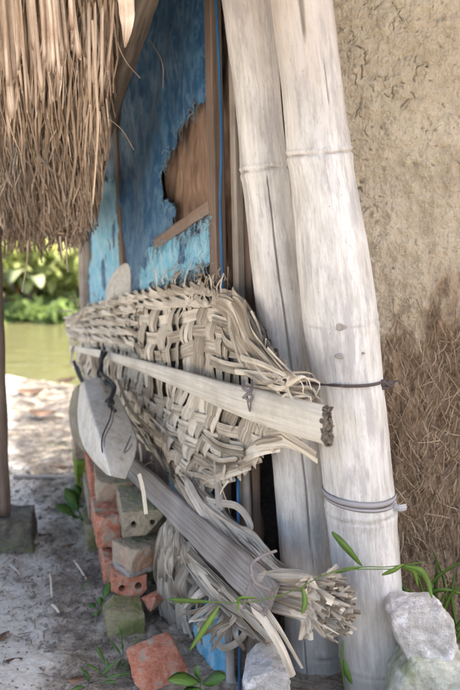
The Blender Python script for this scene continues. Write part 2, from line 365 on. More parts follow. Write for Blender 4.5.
def mesh_from_obj_data(bm_or_me, mods):
    me = bm_or_me
    if isinstance(bm_or_me, bmesh.types.BMesh):
        me = bpy.data.meshes.new('tmp'); bm_or_me.to_mesh(me); bm_or_me.free()
    o = bpy.data.objects.new('tmp', me); COL.objects.link(o)
    for t, kw in mods:
        md = o.modifiers.new(t, t)
        for a, v in kw.items(): setattr(md, a, v)
    dg = bpy.context.evaluated_depsgraph_get(); dg.update()
    e = o.evaluated_get(dg); m2 = e.to_mesh()
    V = np.empty(len(m2.vertices)*3); m2.vertices.foreach_get('co', V); N_ = np.empty(len(m2.vertices)*3); m2.vertices.foreach_get('normal', N_)
    F = [tuple(p.vertices) for p in m2.polygons]
    e.to_mesh_clear(); bpy.data.objects.remove(o); 
    return V.reshape(-1, 3), N_.reshape(-1, 3), F
def hull_bm(pts):
    bm = bmesh.new()
    for p in pts: bm.verts.new(p)
    r = bmesh.ops.convex_hull(bm, input=bm.verts)
    for v in [v for v in bm.verts if not v.link_faces]: bm.verts.remove(v)
    return bm
def chunk(bm, voxel=.004, amp=.003, scale=30., smooth_it=3, seed=0, amp2=0., scale2=8., cut=None):
    if cut is not None:
        me = bpy.data.meshes.new('t'); bm.to_mesh(me); bm.free()
        mc = bpy.data.meshes.new('tc'); cut.to_mesh(mc); cut.free()
        oc = bpy.data.objects.new('tc', mc); COL.objects.link(oc)
        V, N_, F = mesh_from_obj_data(me, [('BOOLEAN', dict(operation='DIFFERENCE', object=oc, solver='EXACT')), ('REMESH', dict(mode='VOXEL', voxel_size=voxel)), ('SMOOTH', dict(iterations=smooth_it, factor=.5))])
        bpy.data.objects.remove(oc)
    else:
        V, N_, F = mesh_from_obj_data(bm, [('REMESH', dict(mode='VOXEL', voxel_size=voxel)), ('SMOOTH', dict(iterations=smooth_it, factor=.5))])
    d = amp*fbm(V, scale, 4, seed)
    if amp2: d = d+amp2*fbm(V, scale2, 3, seed+50)
    return V+N_*d[:, None], F
def box_bm(c, X, Y, Z):
    c, X, Y, Z = (np.asarray(q, float) for q in (c, X, Y, Z))
    return hull_bm([c+a*X+b*Y+d*Z for a in (-1, 1) for b in (-1, 1) for d in (-1, 1)])
def chunk_obj(name, V, F, mat, parent=None):
    mb = MB(); mb.add(V, F); return mb.build(name, mat, parent, smooth=True)
# ------------------------------------------------------------------ GROUND, WATER
def terrain(x, y):
    P = np.stack([x, y, np.zeros_like(x)], -1)
    sh = y+.5*fbm(P, .5, 3, 3)                           # ragged shoreline
    z = .012*fbm(P, 4., 4, 5)
    t = np.clip((sh-4.7)/1.6, 0, 1); t = t*t*(3-2*t); z = z-.85*t
    t2 = np.clip((sh-8.6)/1.6, 0, 1); t2 = t2*t2*(3-2*t2); z = z+.80*t2
    z = z+np.clip((y-11)/40, 0, 3)*1.6
    return z
def geo(a, b, n0, far, n1):       # dense between a and b, growing outside to +-far
    core = np.linspace(a, b, n0); g = np.geomspace(.02, far, n1)
    return np.concatenate([(a-g)[::-1], core, b+g])
gx = geo(-1.3, .5, 330, 80, 60); gy = geo(1.2, 3.8, 420, 140, 110)
X, Y = np.meshgrid(gx, gy, indexing='ij'); xf, yf = X.ravel(), Y.ravel()
P = np.stack([xf, yf, np.zeros_like(xf)], -1)
z = terrain(xf, yf)
wl = -.285-.25*(yf-1.84)                                  # line of the brick footing
dist = wl-xf
near = np.exp(-np.clip(np.abs(dist-.05), 0, 9)/.22)
rough = np.clip(fbm(P, 22, 4, 9), -.2, 2)*.010*near + .003*fbm(P, 70, 3, 11)
box_ = (yf > 0)&(yf < 5)
z = z+np.where(box_, rough, 0)+.018*np.exp(-np.clip(dist, 0, 9)/.12)*(yf < 3.6)
pale = .5+.9*np.clip((dist-.20)/.25, -.6, .7)-.45*np.clip((yf-2.7)/.8, 0, 1)+.15  # pale path away from the bricks; far sand darkened to offset direct sun
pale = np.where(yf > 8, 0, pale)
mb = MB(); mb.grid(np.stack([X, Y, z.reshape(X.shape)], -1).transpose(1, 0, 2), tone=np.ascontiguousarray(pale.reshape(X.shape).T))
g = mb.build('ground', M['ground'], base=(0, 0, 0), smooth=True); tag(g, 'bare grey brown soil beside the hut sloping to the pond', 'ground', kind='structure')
mb = MB(); mb.add([(-60, 4.5, -.27), (60, 4.5, -.27), (60, 10.6, -.27), (-60, 10.6, -.27)], [(0, 1, 2, 3)])
tag(mb.build('water', M['water']), 'still green brown pond water behind the hut', 'water', kind='structure')
# ------------------------------------------------------------------ BAMBOO POLES
def bamboo(label, ctrl, nodes, cracks, ytop=1.9, nth=176, rows=440, scarpts=(), seed=0):
    c = np.array(ctrl, float)                             # px, py, Y, width px
    pts = np.array([at(a, b, y) for a, b, y, w in c]); rad = np.array([w/2*depth(p)/FPX for p, (a, b, y, w) in zip(pts, c)])
    dirn = (pts[0]-pts[1])/(pts[0]-pts[1])[2]
    pts = np.vstack([pts[0]+dirn*(ytop-pts[0][2]), pts]); rad = np.concatenate([[rad[0]*.97], rad])
    d2 = (pts[-1]-pts[-2])/(pts[-1]-pts[-2])[2]
    pts = np.vstack([pts, pts[-1]+d2*(-.12-pts[-1][2])]); rad = np.concatenate([rad, [rad[-1]]])
    A = spline(np.hstack([pts, rad[:, None]]), rows); Pc, rr = A[:, :3], A[:, 3].copy()
    zc = Pc[:, 2]
    def zof(py): return at(np.interp(py, c[:, 1], c[:, 0]), py, c[0][2])[2]
    th = np.linspace(0, 2*math.pi, nth, endpoint=False)
    RR = np.repeat(rr[:, None], nth, 1); TONE = np.zeros_like(RR)
    for py, amp in nodes:
        z0 = zof(py)+.006*np.sin(th+seed)                 # a slightly wavy ring
        dz = zc[:, None]-z0[None]
        RR += amp*(.0026*np.exp(-(dz/.0030)**2)-.0034*np.exp(-((dz+.0075)/.0022)**2)+.0018*np.exp(-((dz+.016)/.010)**2)+.0022*np.exp(-(dz/.04)**2))
        TONE += 1.*amp*np.exp(-((dz+.0072)/.0022)**2)*(.6+.4*np.sin(th*5+seed))
    for deg, y0, y1, wd, dep in cracks:                   # deg 0 faces the camera, + to the right
        za, zb = zof(y1), zof(y0); t0 = R(-90+deg)+.03*np.sin(zc*9+seed)+.012*np.sin(zc*31)
        ramp_ = np.clip((zc-za)/.12, 0, 1)*np.clip((zb-zc)/.06, 0, 1)
        dth = (th[None]-t0[:, None]+math.pi) % (2*math.pi)-math.pi
        prof = np.exp(-(dth*RR/(wd*(.35+.65*ramp_[:, None])))**4)*np.minimum(ramp_*4, 1)[:, None]
        RR -= dep*prof; TONE += .95*prof
    V3 = Pc[:, None, :]+RR[..., None]*np.stack([np.cos(th), np.sin(th), np.zeros_like(th)], -1)[None]
    RR2 = .0011*fbm(V3.reshape(-1, 3)*np.array([1, 1, .3]), 40, 3, seed).reshape(RR.shape)
    V3 += RR2[..., None]*np.stack([np.cos(th), np.sin(th), np.zeros_like(th)], -1)[None]
    S = np.stack([RR*np.cos(th)+seed*3.3, RR*np.sin(th), np.repeat(zc[:, None], nth, 1)+seed], -1)
    root = thing('bamboo_pole', (pts[-1][0], pts[-1][1], 0), label, 'bamboo pole', 'bamboo poles at the hut corner')
    mb = MB(); n = nth
    F = [(i*n+j, i*n+(j+1) % n, (i+1)*n+(j+1) % n, (i+1)*n+j) for i in range(rows-1) for j in range(n)]
    F = [f[::-1] for f in F]+[tuple(range(n))]
    mb.add(V3.reshape(-1, 3), F, np.clip(TONE, 0, 1).ravel(), S.reshape(-1, 3))
    mb.build('culm', M['bamboo'], root, smooth=True)
    for (px, py, w, h) in scarpts:
        i = int(np.argmin(abs(zc-zof(py)))); cen = Pc[i]; tgt = at(px, py, c[0][2]-rr[i]); d = np.array([tgt[0]-cen[0], tgt[1]-cen[1], 0]); d = nrm(d)
        p0 = cen+d*rr[i]*.985
        V = []; F = []; kk = 14
        sd = np.array([-d[1], d[0], 0])
        for ring, (r_, h_) in enumerate([(1., -.002), (.92, .003), (.6, .004), (.3, .0025), (.0, .001)]):
            for j in range(kk):
                a = j*2*math.pi/kk; jit = 1+.15*math.sin(3*a+py)
                V.append(p0+sd*math.cos(a)*w*r_*jit+np.array([0, 0, 1])*math.sin(a)*h*r_*jit+d*h_)
        F = [(q*kk+j, q*kk+(j+1) % kk, (q+1)*kk+(j+1) % kk, (q+1)*kk+j) for q in range(4) for j in range(kk)]
        mb = MB(); mb.add(V, F, .75, V); mb.build('branch_scar', M['bamboo'], root, smooth=True)
    return Pc, rr
POLE2 = bamboo('thick bleached bamboo pole, the front one, tied round with wire and a grey band',
       [(301, 0, 1.63, 62), (311, 80, 1.63, 61), (319, 150, 1.63, 63), (328, 215, 1.63, 68), (337, 290, 1.63, 74), (348, 390, 1.63, 72), (359, 490, 1.63, 70), (368, 590, 1.63, 68), (377, 690, 1.63, 66)],
       [(-60, 1), (150, 1), (317, .45), (505, .9), (655, .9)], [(-10, -40, 52, .006, .006), (22, 60, 118, .0012, .003)], seed=1,
       scarpts=[(341, 322, .011, .008), (340, 350, .010, .006), (365, 348, .004, .003)])
POLE1 = bamboo('slimmer bleached bamboo pole with a long dark split, standing behind the thicker pole',
       [(247, 0, 1.77, 50), (256, 80, 1.77, 47), (264, 165, 1.77, 46), (276, 265, 1.77, 50), (289, 370, 1.77, 54), (301, 470, 1.77, 56), (311, 570, 1.77, 60), (321, 690, 1.77, 64)],
       [(-40, 1), (167, 1), (395, .4), (640, .9)], [(3, 175, 560, .0016, .009), (-28, 560, 690, .0012, .004)], seed=2)
# ------------------------------------------------------------------ MUD WALL
root = thing('mud_wall', (.6, 1.85, 0), 'cracked tan mud and straw wall, plaster fallen off its lower part', 'wall')
zx = np.concatenate([np.linspace(.13, .66, 330), .66+np.geomspace(.004, 2.6, 70)])
zz = np.concatenate([np.linspace(-.05, 1.62, 1000), np.linspace(1.64, 2.1, 16)])
XX, ZZ = np.meshgrid(zx, zz, indexing='ij'); yw = 1.83
P = np.stack([XX.ravel(), np.zeros(XX.size), ZZ.ravel()], -1)
fall = [(372, 392), (380, 360), (392, 338), (415, 328), (430, 305), (462, 284), (520, 262)]
fw = np.array([at(a, b, yw) for a, b in fall]); bz = np.interp(P[:, 0], fw[:, 0], fw[:, 2])+.045*fbm(P*np.array([1, 1, .5]), 22, 4, 21, .6)
bz = np.where(P[:, 0] > fw[-1, 0], fw[-1, 2]+.06*fbm(P, 4, 4, 2), bz)
mask = np.clip((P[:, 2]-bz)/.17+.5+.45*fbm(P*np.array([1, 1, .5]), 26, 4, 23), 0, 1)               # 1 = plaster
h = .011*mask+.009*fbm(P, 6, 5, 31, .55)+.0050*fbm(P, 30, 5, 33, .68)*mask
lowf = .011*fbm(P*np.array([1, 1, .32]), 60, 4, 41)+.02*fbm(P*np.array([1, 1, .5]), 14, 3, 43)
h += (1-mask)*lowf
cg = np.zeros(XX.shape)                                   # short shrinkage cracks, drawn as wandering lines
dx_, dz_ = zx[1]-zx[0], zz[1]-zz[0]
def crack(x, z, L, a, sig, dep):
    k = int(L/.0012); aa = a
    for q in range(k):
        aa = (a+random.gauss(0, .75) if q % 5 == 0 else aa); x += .0012*math.cos(aa); z += .0012*math.sin(aa); e = min(q, k-q)/max(k*.3, 1); w_ = dep*min(1, e+.15)
        i0, j0 = int((x-zx[0])/dx_), int((z-zz[0])/dz_)
        if 3 < i0 < 326 and 3 < j0 < 996:
            for ii in range(i0-2, i0+4):
                for j_ in range(j0-2, j0+4):
                    d2 = (zx[ii]-x)**2+(zz[j_]-z)**2; v = w_*math.exp(-d2/sig**2)
                    if v > cg[ii, j_]: cg[ii, j_] = v
for q in range(38):                                       # cracks come in loose vertical families
    fx, fz = random.uniform(.22, .66), random.uniform(.55, 1.6)
    for e in range(random.randint(3, 9)):
        crack(fx+random.gauss(0, .012), fz+random.gauss(0, .05), random.uniform(.008, .05), random.choice((-1, 1))*math.pi/2+random.gauss(0, .45), random.uniform(.0008, .0014), random.uniform(.003, .010))
for q in range(260): crack(random.uniform(.2, .66), random.uniform(.5, 1.6), random.uniform(.003, .016), random.uniform(0, 6.28), random.uniform(.0009, .0013), random.uniform(.003, .008))
h -= cg.ravel()*(.3+.7*mask)
pits = np.clip(fbm(P, 70, 3, 83)-.45, 0, 1)*np.clip(fbm(P, 9, 3, 85)+.2, 0, 1); h -= .012*pits*mask
G = np.stack([XX, yw-h.reshape(XX.shape), ZZ], -1)
mb = MB(); mb.grid(G.transpose(1, 0, 2), tone=np.ascontiguousarray((1-mask).reshape(XX.shape).T), thick=.14, thick_n=(0, -1, 0))
mb.build('plaster', M['mud'], root, smooth=True)
mb = MB()
CX = [(random.uniform(365, 520), random.uniform(290, 690), random.gauss(-86, 24)) for q in range(150)]
for i in range(3200):
    low = i < 3100
    if low:
        cx, cy, ca = random.choice(CX); px = cx+random.gauss(0, 10); py = cy+random.gauss(0, 16)
    else: px = random.uniform(340, 520); py = random.uniform(-10, 420)
    p = at(px, py, yw); b = np.interp(p[0], fw[:, 0], fw[:, 2])
    if low and (p[2] > b-.02+random.gauss(0, .09) or p[0] < .22): continue
    if not low and p[2] < b: continue
    if low and vnoise(np.array([[p[0]*13, 3.3, p[2]*9]]))[0] > .12 and random.random() < .4: continue
    L = random.uniform(.012, .06) if low else random.uniform(.006, .02)
    a = ca+random.gauss(0, 16)+(random.gauss(0, 60) if random.random() < .15 else 0) if low else random.uniform(0, 360)
    hh = -(.012 if low else .027)+random.uniform(-.008, .004); d = np.array([math.cos(R(a)), 0, math.sin(R(a))]); s_ = np.array([-d[2], 0, d[0]])*random.gauss(0, .07)*L
    o3 = np.array([0, -random.uniform(.0, .008) if low else -.001, 0])
    p = np.array([p[0], yw+hh, p[2]])
    mb.tube(spline([p, p+d*L*.5+s_+o3, p+d*L+o3*.3], 5), random.uniform(.0004, .0011 if low else .0005)*(1.5 if random.random() < .06 else 1), 4, random.uniform(0, 1) if low else random.uniform(.2, .8))
tag(mb.build('straw_binding', M['wallstraw'], root), kind='stuff')
# ------------------------------------------------------------------ SHACK SIDE WALL
hut = thing('shack_wall', WALL.p(.5, 0), 'side wall of the shack made of brown sacking and sticks behind blue tarpaulin', 'wall')
def wgrid(u0, u1, z0, z1, nu, nz, hf, plane=WALL):
    u = np.linspace(u0, u1, nu); zc = np.linspace(z0, z1, nz); U, Z = np.meshgrid(u, zc, indexing='ij')
    P = np.stack([U.ravel(), Z.ravel(), np.zeros(U.size)], -1); hh = hf(P)
    G = plane.o+U[..., None]*plane.d+Z[..., None]*np.array([0, 0, 1.])+hh.reshape(U.shape)[..., None]*plane.n
    return U, Z, G, P
UE = 1.36
U, Z, G, P = wgrid(-.04, UE, 0, 1.85, 150, 150, lambda P: .010*np.sin(P[:, 0]*75+3*fbm(P, 6, 3, 5))*.6+.012*fbm(P*np.array([1, .35, 1]), 22, 3, 8)-.02)
mb = MB(); mb.grid(G, suv=P.reshape(U.shape+(3,)), thick=.02, thick_n=WALL.n); mb.build('sacking', M['sacking'], hut, smooth=True)
def wpost(name, p0, p1, w, d, mat, parent=hut, plane=WALL, tone=.5, n=24, seed=0):
    """a rough squared stick between two (px,py,h) points on a plane"""
    a, b = plane.px(*p0), plane.px(*p1); A = spline([a, (a+b)/2+plane.d*.004*random.uniform(-1, 1), b], n)
    mb = MB(); th = np.array([45, 135, 225, 315])
    mb_r = .0012
    T = nrm(b-a); sd = nrm(np.cross(T, plane.n)); nn = plane.n
    prof = [(-1, -.8), (-.8, -1), (.8, -1), (1, -.8), (1, .8), (.8, 1), (-.8, 1), (-1, .8)]
    V = []; S = []; off = RNG.random(3)*40
    for i, p in enumerate(A):
        for (x, y) in prof:
            jx = 1+.06*math.sin(i*.7+x*5+seed)
            V.append(p+sd*x*w/2*jx+nn*y*d/2); S.append((x*w/2+off[0], y*d/2+off[1], i*np.linalg.norm(b-a)/n+off[2]))
    k = 8; F = [(i*k+j, i*k+(j+1) % k, (i+1)*k+(j+1) % k, (i+1)*k+j) for i in range(n-1) for j in range(k)]+[tuple(range(k))[::-1], tuple((n-1)*k+j for j in range(k))]
    mb.add(V, F, tone, S); return mb.build(name, mat, parent)
wpost('door_post', (219, -60, .02), (236, 720, .02), .040, .03, M['wood_brown'])
wpost('stick', (232, -60, .0), (248, 700, .0), .028, .02, M['wood_grey'], tone=.2)
wpost('stick', (240, 40, -.02), (250, 690, -.02), .03, .02, M['wood_brown'], tone=.1)
wpost('stick', (121, 60, .02), (133, 330, .02), .036, .025, M['wood_brown'], tone=.4)
mb = MB(); mb.tube(spline([at(214, 400, 1.92), at(220, 500, 1.82), at(228, 600, 1.735), at(232, 730, 1.62)], 20), .011, 8, .9, flat=.6); mb.build('stick', M['wood_grey'], hut, smooth=True)
mb = MB(); mb.tube(spline([at(243, 400, 1.90), at(247, 500, 1.82), at(250, 600, 1.73), at(252, 730, 1.63)], 20), .010, 8, .3, flat=.7); mb.build('stick', M['wood_grey'], hut, smooth=True)
wpost('slat', (166, 244, .03), (222, 206, .03), .030, .012, M['wood_brown'], tone=1.)
bp = WALL.px(231, -40, .03); 
mb = MB(); mb.tube(spline([WALL.px(228, -40, .035), WALL.px(233, 120, .03), WALL.px(232, 220, .03), WALL.px(237, 330, .03), at(237, 440, 1.86), at(238, 500, 1.80), at(239, 600, 1.71), at(240, 720, 1.60)], 60), .0034, 8, .5, flat=.5)
tag(mb.build('blue_strap', M['bluepipe']), 'narrow bright blue plastic strip running down beside the brown door post', 'strap')
cp = thing('corner_post', WALL.px(88, 330), 'grey weathered wooden post at the far end of the shack wall', 'post')
A_, B_ = at(82, 90, 3.02), at(94, 420, 3.02); B_[2] = 0
mb = MB(); mb.tube(spline([A_+(A_-B_)*.35, A_, B_], 30), .037, 10, .6, flat=.8); mb.build('shaft', M['wood_grey'], cp, smooth=True)
mb = MB(); mb.tube(spline([at(76, 60, 3.0), at(99, 420, 3.05)], 12), .02, 7, .1); mb.build('batten', M['wood_brown'], cp)
# end wall of the shack (seen only from aside)
mb = MB(); e = WALL.p(UE, .9); mb.box(e+np.array([1.0, .02, 0]), (1.0, 0, 0), (0, .02, 0), (0, 0, .9)); mb.build('end_panel', M['matting'], hut)
# dark matting in the gap beside the poles
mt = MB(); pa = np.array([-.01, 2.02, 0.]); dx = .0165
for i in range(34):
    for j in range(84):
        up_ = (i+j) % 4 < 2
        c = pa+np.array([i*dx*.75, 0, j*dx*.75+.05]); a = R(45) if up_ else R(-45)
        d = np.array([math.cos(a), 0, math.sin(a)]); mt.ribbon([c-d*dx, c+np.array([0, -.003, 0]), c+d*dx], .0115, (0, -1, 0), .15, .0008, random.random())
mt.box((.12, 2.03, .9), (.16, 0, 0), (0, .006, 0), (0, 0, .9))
tag(mt.build('bamboo_matting', M['matting']), 'dark woven matting in the gap between tarpaulin and bamboo poles', 'matting')
# ---- tarpaulins
HOLE = [(206, 100), (196, 112), (184, 127), (178, 145), (174, 160), (168, 176), (171, 196), (182, 214), (172, 238), (166, 248), (190, 236), (224, 215), (222, 100)]
def tarp(name, label, region, hole, mat, hf, u_rng, z_rng, step=.0035, hoff=.02, fray=None, thread_n=0):
    nu = int((u_rng[1]-u_rng[0])/step); nz = int((z_rng[1]-z_rng[0])/step)
    U, Z, G, P = wgrid(u_rng[0], u_rng[1], z_rng[0], z_rng[1], nu, nz, lambda P: hoff+hf(P))
    uc = (U[:-1, :-1]+U[1:, 1:])/2; zc = (Z[:-1, :-1]+Z[1:, 1:])/2
    Q = np.stack([uc.ravel(), zc.ravel(), np.zeros(uc.size)], -1)
    ju = (uc.ravel()+.012*fbm(Q, 40, 3, 91)).reshape(uc.shape); jz = (zc.ravel()+.02*fbm(Q, 50, 3, 93)).reshape(uc.shape)
    rg = [WALL.uz(*q) for q in region]; mask = inpoly_np(ju, jz, rg)
    if hole: mask &= ~inpoly_np(ju, jz, [WALL.uz(*q) for q in hole])
    root = thing(name, WALL.p((u_rng[0]+u_rng[1])/2, z_rng[0]), label, 'tarpaulin')
    mb = MB(); mb.grid(G, suv=P.reshape(U.shape+(3,)), mask=mask, thick=.0012, thick_n=WALL.n); mb.build('sheet', mat, root, smooth=True)
    if thread_n:                                           # loose threads at the torn edges
        E = []
        for i in range(1, mask.shape[0]-1):
            for j in range(1, mask.shape[1]-1):
                if mask[i, j] and not (mask[i-1, j] and mask[i+1, j] and mask[i, j-1] and mask[i, j+1]): E.append((i, j))
        random.shuffle(E); th = MB()
        for (i, j) in E[:thread_n]:
            p = G[i, j]; a = random.gauss(-100, 60); L = random.uniform(.01, .05)
            d = WALL.d*math.cos(R(a))*-1+np.array([0, 0, math.sin(R(a))]); c = WALL.n*random.uniform(.0, .012)
            th.tube(spline([p, p+d*L*.5+c+np.array([0, 0, random.uniform(-.006, .01)]), p+d*L+c], 5), random.uniform(.0003, .0007), 3, random.random(), cap=False)
        tag(th.build('frayed_threads', M['thread'], root), kind='stuff')
    return root
hfA = lambda P: .012*fbm(P*np.array([1, .5, 1]), 7, 4, 101)+.004*fbm(P*np.array([1, .4, 1]), 30, 3, 103)
tarp('tarpaulin', 'large dark blue tarpaulin with a torn hole and frayed threads under the roof', [(100, -60), (217, -60), (217, 262), (178, 258), (160, 272), (135, 300), (95, 330)], HOLE, M['tarp'], hfA, (-.02, UE-.02), (.55, 1.82), thread_n=800)
tarp('tarpaulin_strip', 'pale faded blue piece of tarpaulin with a ragged lower edge just above the mat', [(158, 248), (190, 236), (224, 218), (222, 262), (212, 262), (206, 276), (190, 272), (178, 284), (150, 292), (150, 262)], None, M['tarp_pale'], lambda P: .012+.006*fbm(P, 12, 3, 111), (.0, .75), (.75, 1.12), thread_n=500)
LOWSCRAP = True
tarp('tarpaulin_strip', 'narrow light blue tarpaulin strip left of the inner stick at the far end', [(100, 180), (126, 180), (134, 310), (98, 310)], None, M['tarp_pale'], lambda P: .012+.006*fbm(P, 12, 3, 131), (.6, UE), (.6, 1.25), thread_n=100)
# straw stuffed between tarp and mat
mb = MB()
for i in range(60):
    px = random.uniform(178, 236); py = random.uniform(262, 292); p = WALL.px(px, py, .02+random.random()*.015); L = random.uniform(.03, .07)
    d = nrm(np.array([random.gauss(0, .4), random.gauss(0, .3), -1])); mb.ribbon(spline([p, p+d*L*.5+WALL.n*random.uniform(0, .02), p+d*L], 5), random.uniform(.003, .009), WALL.n, .2, .0006, random.random())
tag(mb.build('straw_padding', M['palm']), 'dry straw sticking out between the torn pale blue tarpaulin and the mat', 'straw', kind='stuff')
# ------------------------------------------------------------------ PLAITED PALM MAT
mat_root = thing('palm_mat', MAT.p(.6, .4), 'large plaited mat of dry grey beige palm leaves tied across the shack wall', 'woven mat')
RIB = [(90, 349), (150, 364), (200, 381), (250, 398), (300, 412), (335, 421)]
TOP = [(74, 318), (92, 306), (115, 300), (150, 292), (190, 287), (232, 290), (245, 303), (257, 335), (275, 362), (300, 385), (325, 402)]
BOT = [(74, 362), (90, 384), (110, 405), (128, 430), (148, 452), (165, 472), (190, 482), (222, 482), (240, 468), (262, 450), (285, 438), (312, 428), (330, 418)]
def uzs(L): return np.array([MAT.uz(*q) for q in L])
ribuz, topuz, botuz = uzs(RIB)[::-1], uzs(TOP)[::-1], uzs(BOT)[::-1]     # increasing u
def ribz(u): return np.interp(u, ribuz[:, 0], ribuz[:, 1])
def topz(u): return np.interp(u, topuz[:, 0], topuz[:, 1])
def botz(u): return np.interp(u, botuz[:, 0], botuz[:, 1])
UMAX = min(topuz[-1, 0], botuz[-1, 0]); UMIN = .105
def mp(u, z, h):
    """mat surface with a gentle sag"""
    P = np.stack([np.atleast_1d(u), np.atleast_1d(z), np.zeros(np.size(u))], -1).astype(float)
    hh = .022*fbm(P, 3.2, 2, 201)+.010*fbm(P, 9, 2, 203)
    G = MAT.o+P[:, :1]*MAT.d+P[:, 1:2]*np.array([0, 0, 1.])+(hh+np.asarray(h, float))[:, None]*MAT.n
    return G
def sstep(x): x = np.clip(x, 0, 1); return x*x*(3-2*x)
def gapf(u, upper): return (.012+.066*(1-sstep((np.asarray(u)-.50)/.35))) if upper else .078+0*np.asarray(u)
def weave(name, upper):
    """twill of leaflets: crosswise ones leave the midrib, lengthwise ones follow it; each is a bundle of two or three narrow leaf blades"""
    A = MB(); SA, SB = .074, .0345; AMP = .0034; sg = 1 if upper else -1
    lean = .0 if upper else .55
    nr = 4.2
    def rowc(u, z):
        if upper: return (z-ribz(u)-gapf(u, True))/np.maximum(topz(u)-ribz(u)-gapf(u, True), .03)*nr
        return (ribz(u)-gapf(u, False)-z)/SB
    def rowz(u, r):
        if upper: return ribz(u)+gapf(u, True)+r/nr*np.maximum(topz(u)-ribz(u)-gapf(u, True), .03)
        return ribz(u)-gapf(u, False)-r*SB
    def colc(u, z): return (u-np.abs(z-ribz(u))*lean-UMIN)/SA
    def up_A(i, j): return np.where((i+j) % 2 == 0, 1., -1.)
    def hA(i, row):
        r = row-.5; j = np.floor(r).astype(int); f = sstep((r-j-.22)/.56); h = up_A(i, j)*(1-f)+up_A(i, j+1)*f
        a = sstep(row*2+.6); return AMP*(h*a+.3*(1-a))
    def hB(j, col):
        c = col-.5; i = np.floor(c).astype(int); f = sstep((c-i-.25)/.5); return -AMP*(up_A(i, j)*(1-f)+up_A(i+1, j)*f)
    nA = int((UMAX-UMIN)/SA)+4
    for i in range(-3, nA):
        u0 = UMIN+(i+.5)*SA; w_all = SA*random.uniform(.80, .98); m = random.choice((1, 2, 2, 3)); tilt = random.gauss(0, .05)
        for k in range(m):
            du = (k-(m-1)/2)*w_all/m; t = np.arange(-.015, .32, .004)
            zr = ribz(u0+du)+sg*t; u = u0+du+lean*t+tilt*t; u = u+.0015*np.sin(t*60+k+i)
            ok = (u > UMIN-.01) & (u < UMAX) & ((zr < topz(u)+random.uniform(-.006, .008)) if upper else (zr > botz(u)-random.uniform(-.006, .014)))
            idx = np.where(ok)[0]
            if len(idx) < 8: continue
            r_ = max(np.split(idx, np.where(np.diff(idx) != 1)[0]+1), key=len)
            if len(r_) < 8: continue
            uu_, zz_ = u[r_], zr[r_]; n = len(r_)
            h = hA(i, rowc(uu_, zz_))+random.uniform(-.0006, .0012)+.0012*np.sin(np.arange(n)*.35+random.random()*6)
            A.ribbon(mp(uu_, zz_, h), w_all/m*random.uniform(.9, 1.08), MAT.n, random.choice((.14, -.16, .22)), .0005, random.uniform(.05, 1.)**.8, twist=np.full(n, random.gauss(0, .08)))
    jj = range(0, 9)
    for j in jj:
        edges = [UMIN]
        while edges[-1] < UMAX: edges.append(edges[-1]+random.uniform(.22, .5))
        m = random.choice((1, 2, 2))
        for a, b in zip(edges[:-1], edges[1:]):
            for k in range(m):
                u = np.arange(max(a-.03*random.random(), UMIN), min(b+.03*random.random(), UMAX), .004)
                if len(u) < 8: continue
                z = rowz(u, j+.5+((k-(m-1)/2)*.86/m)*1.0)+.0012*np.sin(u*40+k*2+j)
                ok = (z < topz(u)+.004) if upper else (z > botz(u)-.006)
                idx = np.where(ok)[0]
                if len(idx) < 9: continue
                r_ = max(np.split(idx, np.where(np.diff(idx) != 1)[0]+1), key=len)
                if len(r_) < 9: continue
                uu_, zz_ = u[r_], z[r_]; n = len(r_); e = np.minimum(np.arange(n), np.arange(n)[::-1])
                h = hB(j, colc(uu_, zz_))+random.uniform(-.0005, .0012)+random.choice((-.004, .003))*np.exp(-e/3.)
                A.ribbon(mp(uu_, zz_, h), SB*.94/m*random.uniform(.9, 1.08), MAT.n, random.choice((.14, -.16, .22)), .0005, random.uniform(.1, 1.)**.8, twist=np.full(n, random.gauss(0, .08)))
    return A.build(name, M['palm'], mat_root)
weave('upper_weave', True); weave('lower_weave', False)
# backing leaves behind the mat, toned dark to paint shade into its gaps
mb = MB()
for i in range(230):
    u = random.uniform(UMIN+.02, UMAX-.03); z0 = topz(u)-.025; z1 = botz(u)+.03
    if z0-z1 < .05: continue
    n = 14; t = np.linspace(0, 1, n); mb.ribbon(mp(u+.1*t*random.uniform(-.3, .6), z0+(z1-z0)*t, np.full(n, -.012-random.random()*.010)), random.uniform(.02, .035), MAT.n, .3, .0008, random.uniform(0, .15), twist=np.full(n, random.gauss(0, .3)))
mb.build('inner_leaves', M['palm_grey'], mat_root)
# plaited edge: slanting folded leaflets over the top rim and rope-like rows at the far end
mb = MB()
def twine(path_u, path_z, lift, step, ln, slant, wid):
    d = np.concatenate([[0], np.cumsum(np.hypot(np.diff(path_u), np.diff(path_z)))])
    for s in np.arange(0, d[-1], step):
        u0 = np.interp(s, d, path_u); z0 = np.interp(s, d, path_z); t = np.linspace(-.5, .5, 11)
        u = u0+t*ln*random.uniform(.85, 1.15); z = np.interp(np.interp(u, path_u, d) if path_u[1] > path_u[0] else s, d, path_z)-t*slant*random.uniform(.8, 1.2)
        for q in (-1, 1):
            mb.ribbon(mp(u, z+q*wid*.24, lift*(np.cos(t*np.pi)**.8*1.4-.4)+random.uniform(-.001, .002)), wid*.58*random.uniform(.85, 1.1)*(1-.5*np.abs(t)*1.2), MAT.n, random.choice((.18, -.18)), .0006, random.uniform(.1, 1.), twist=np.full(11, random.gauss(.1, .2)))
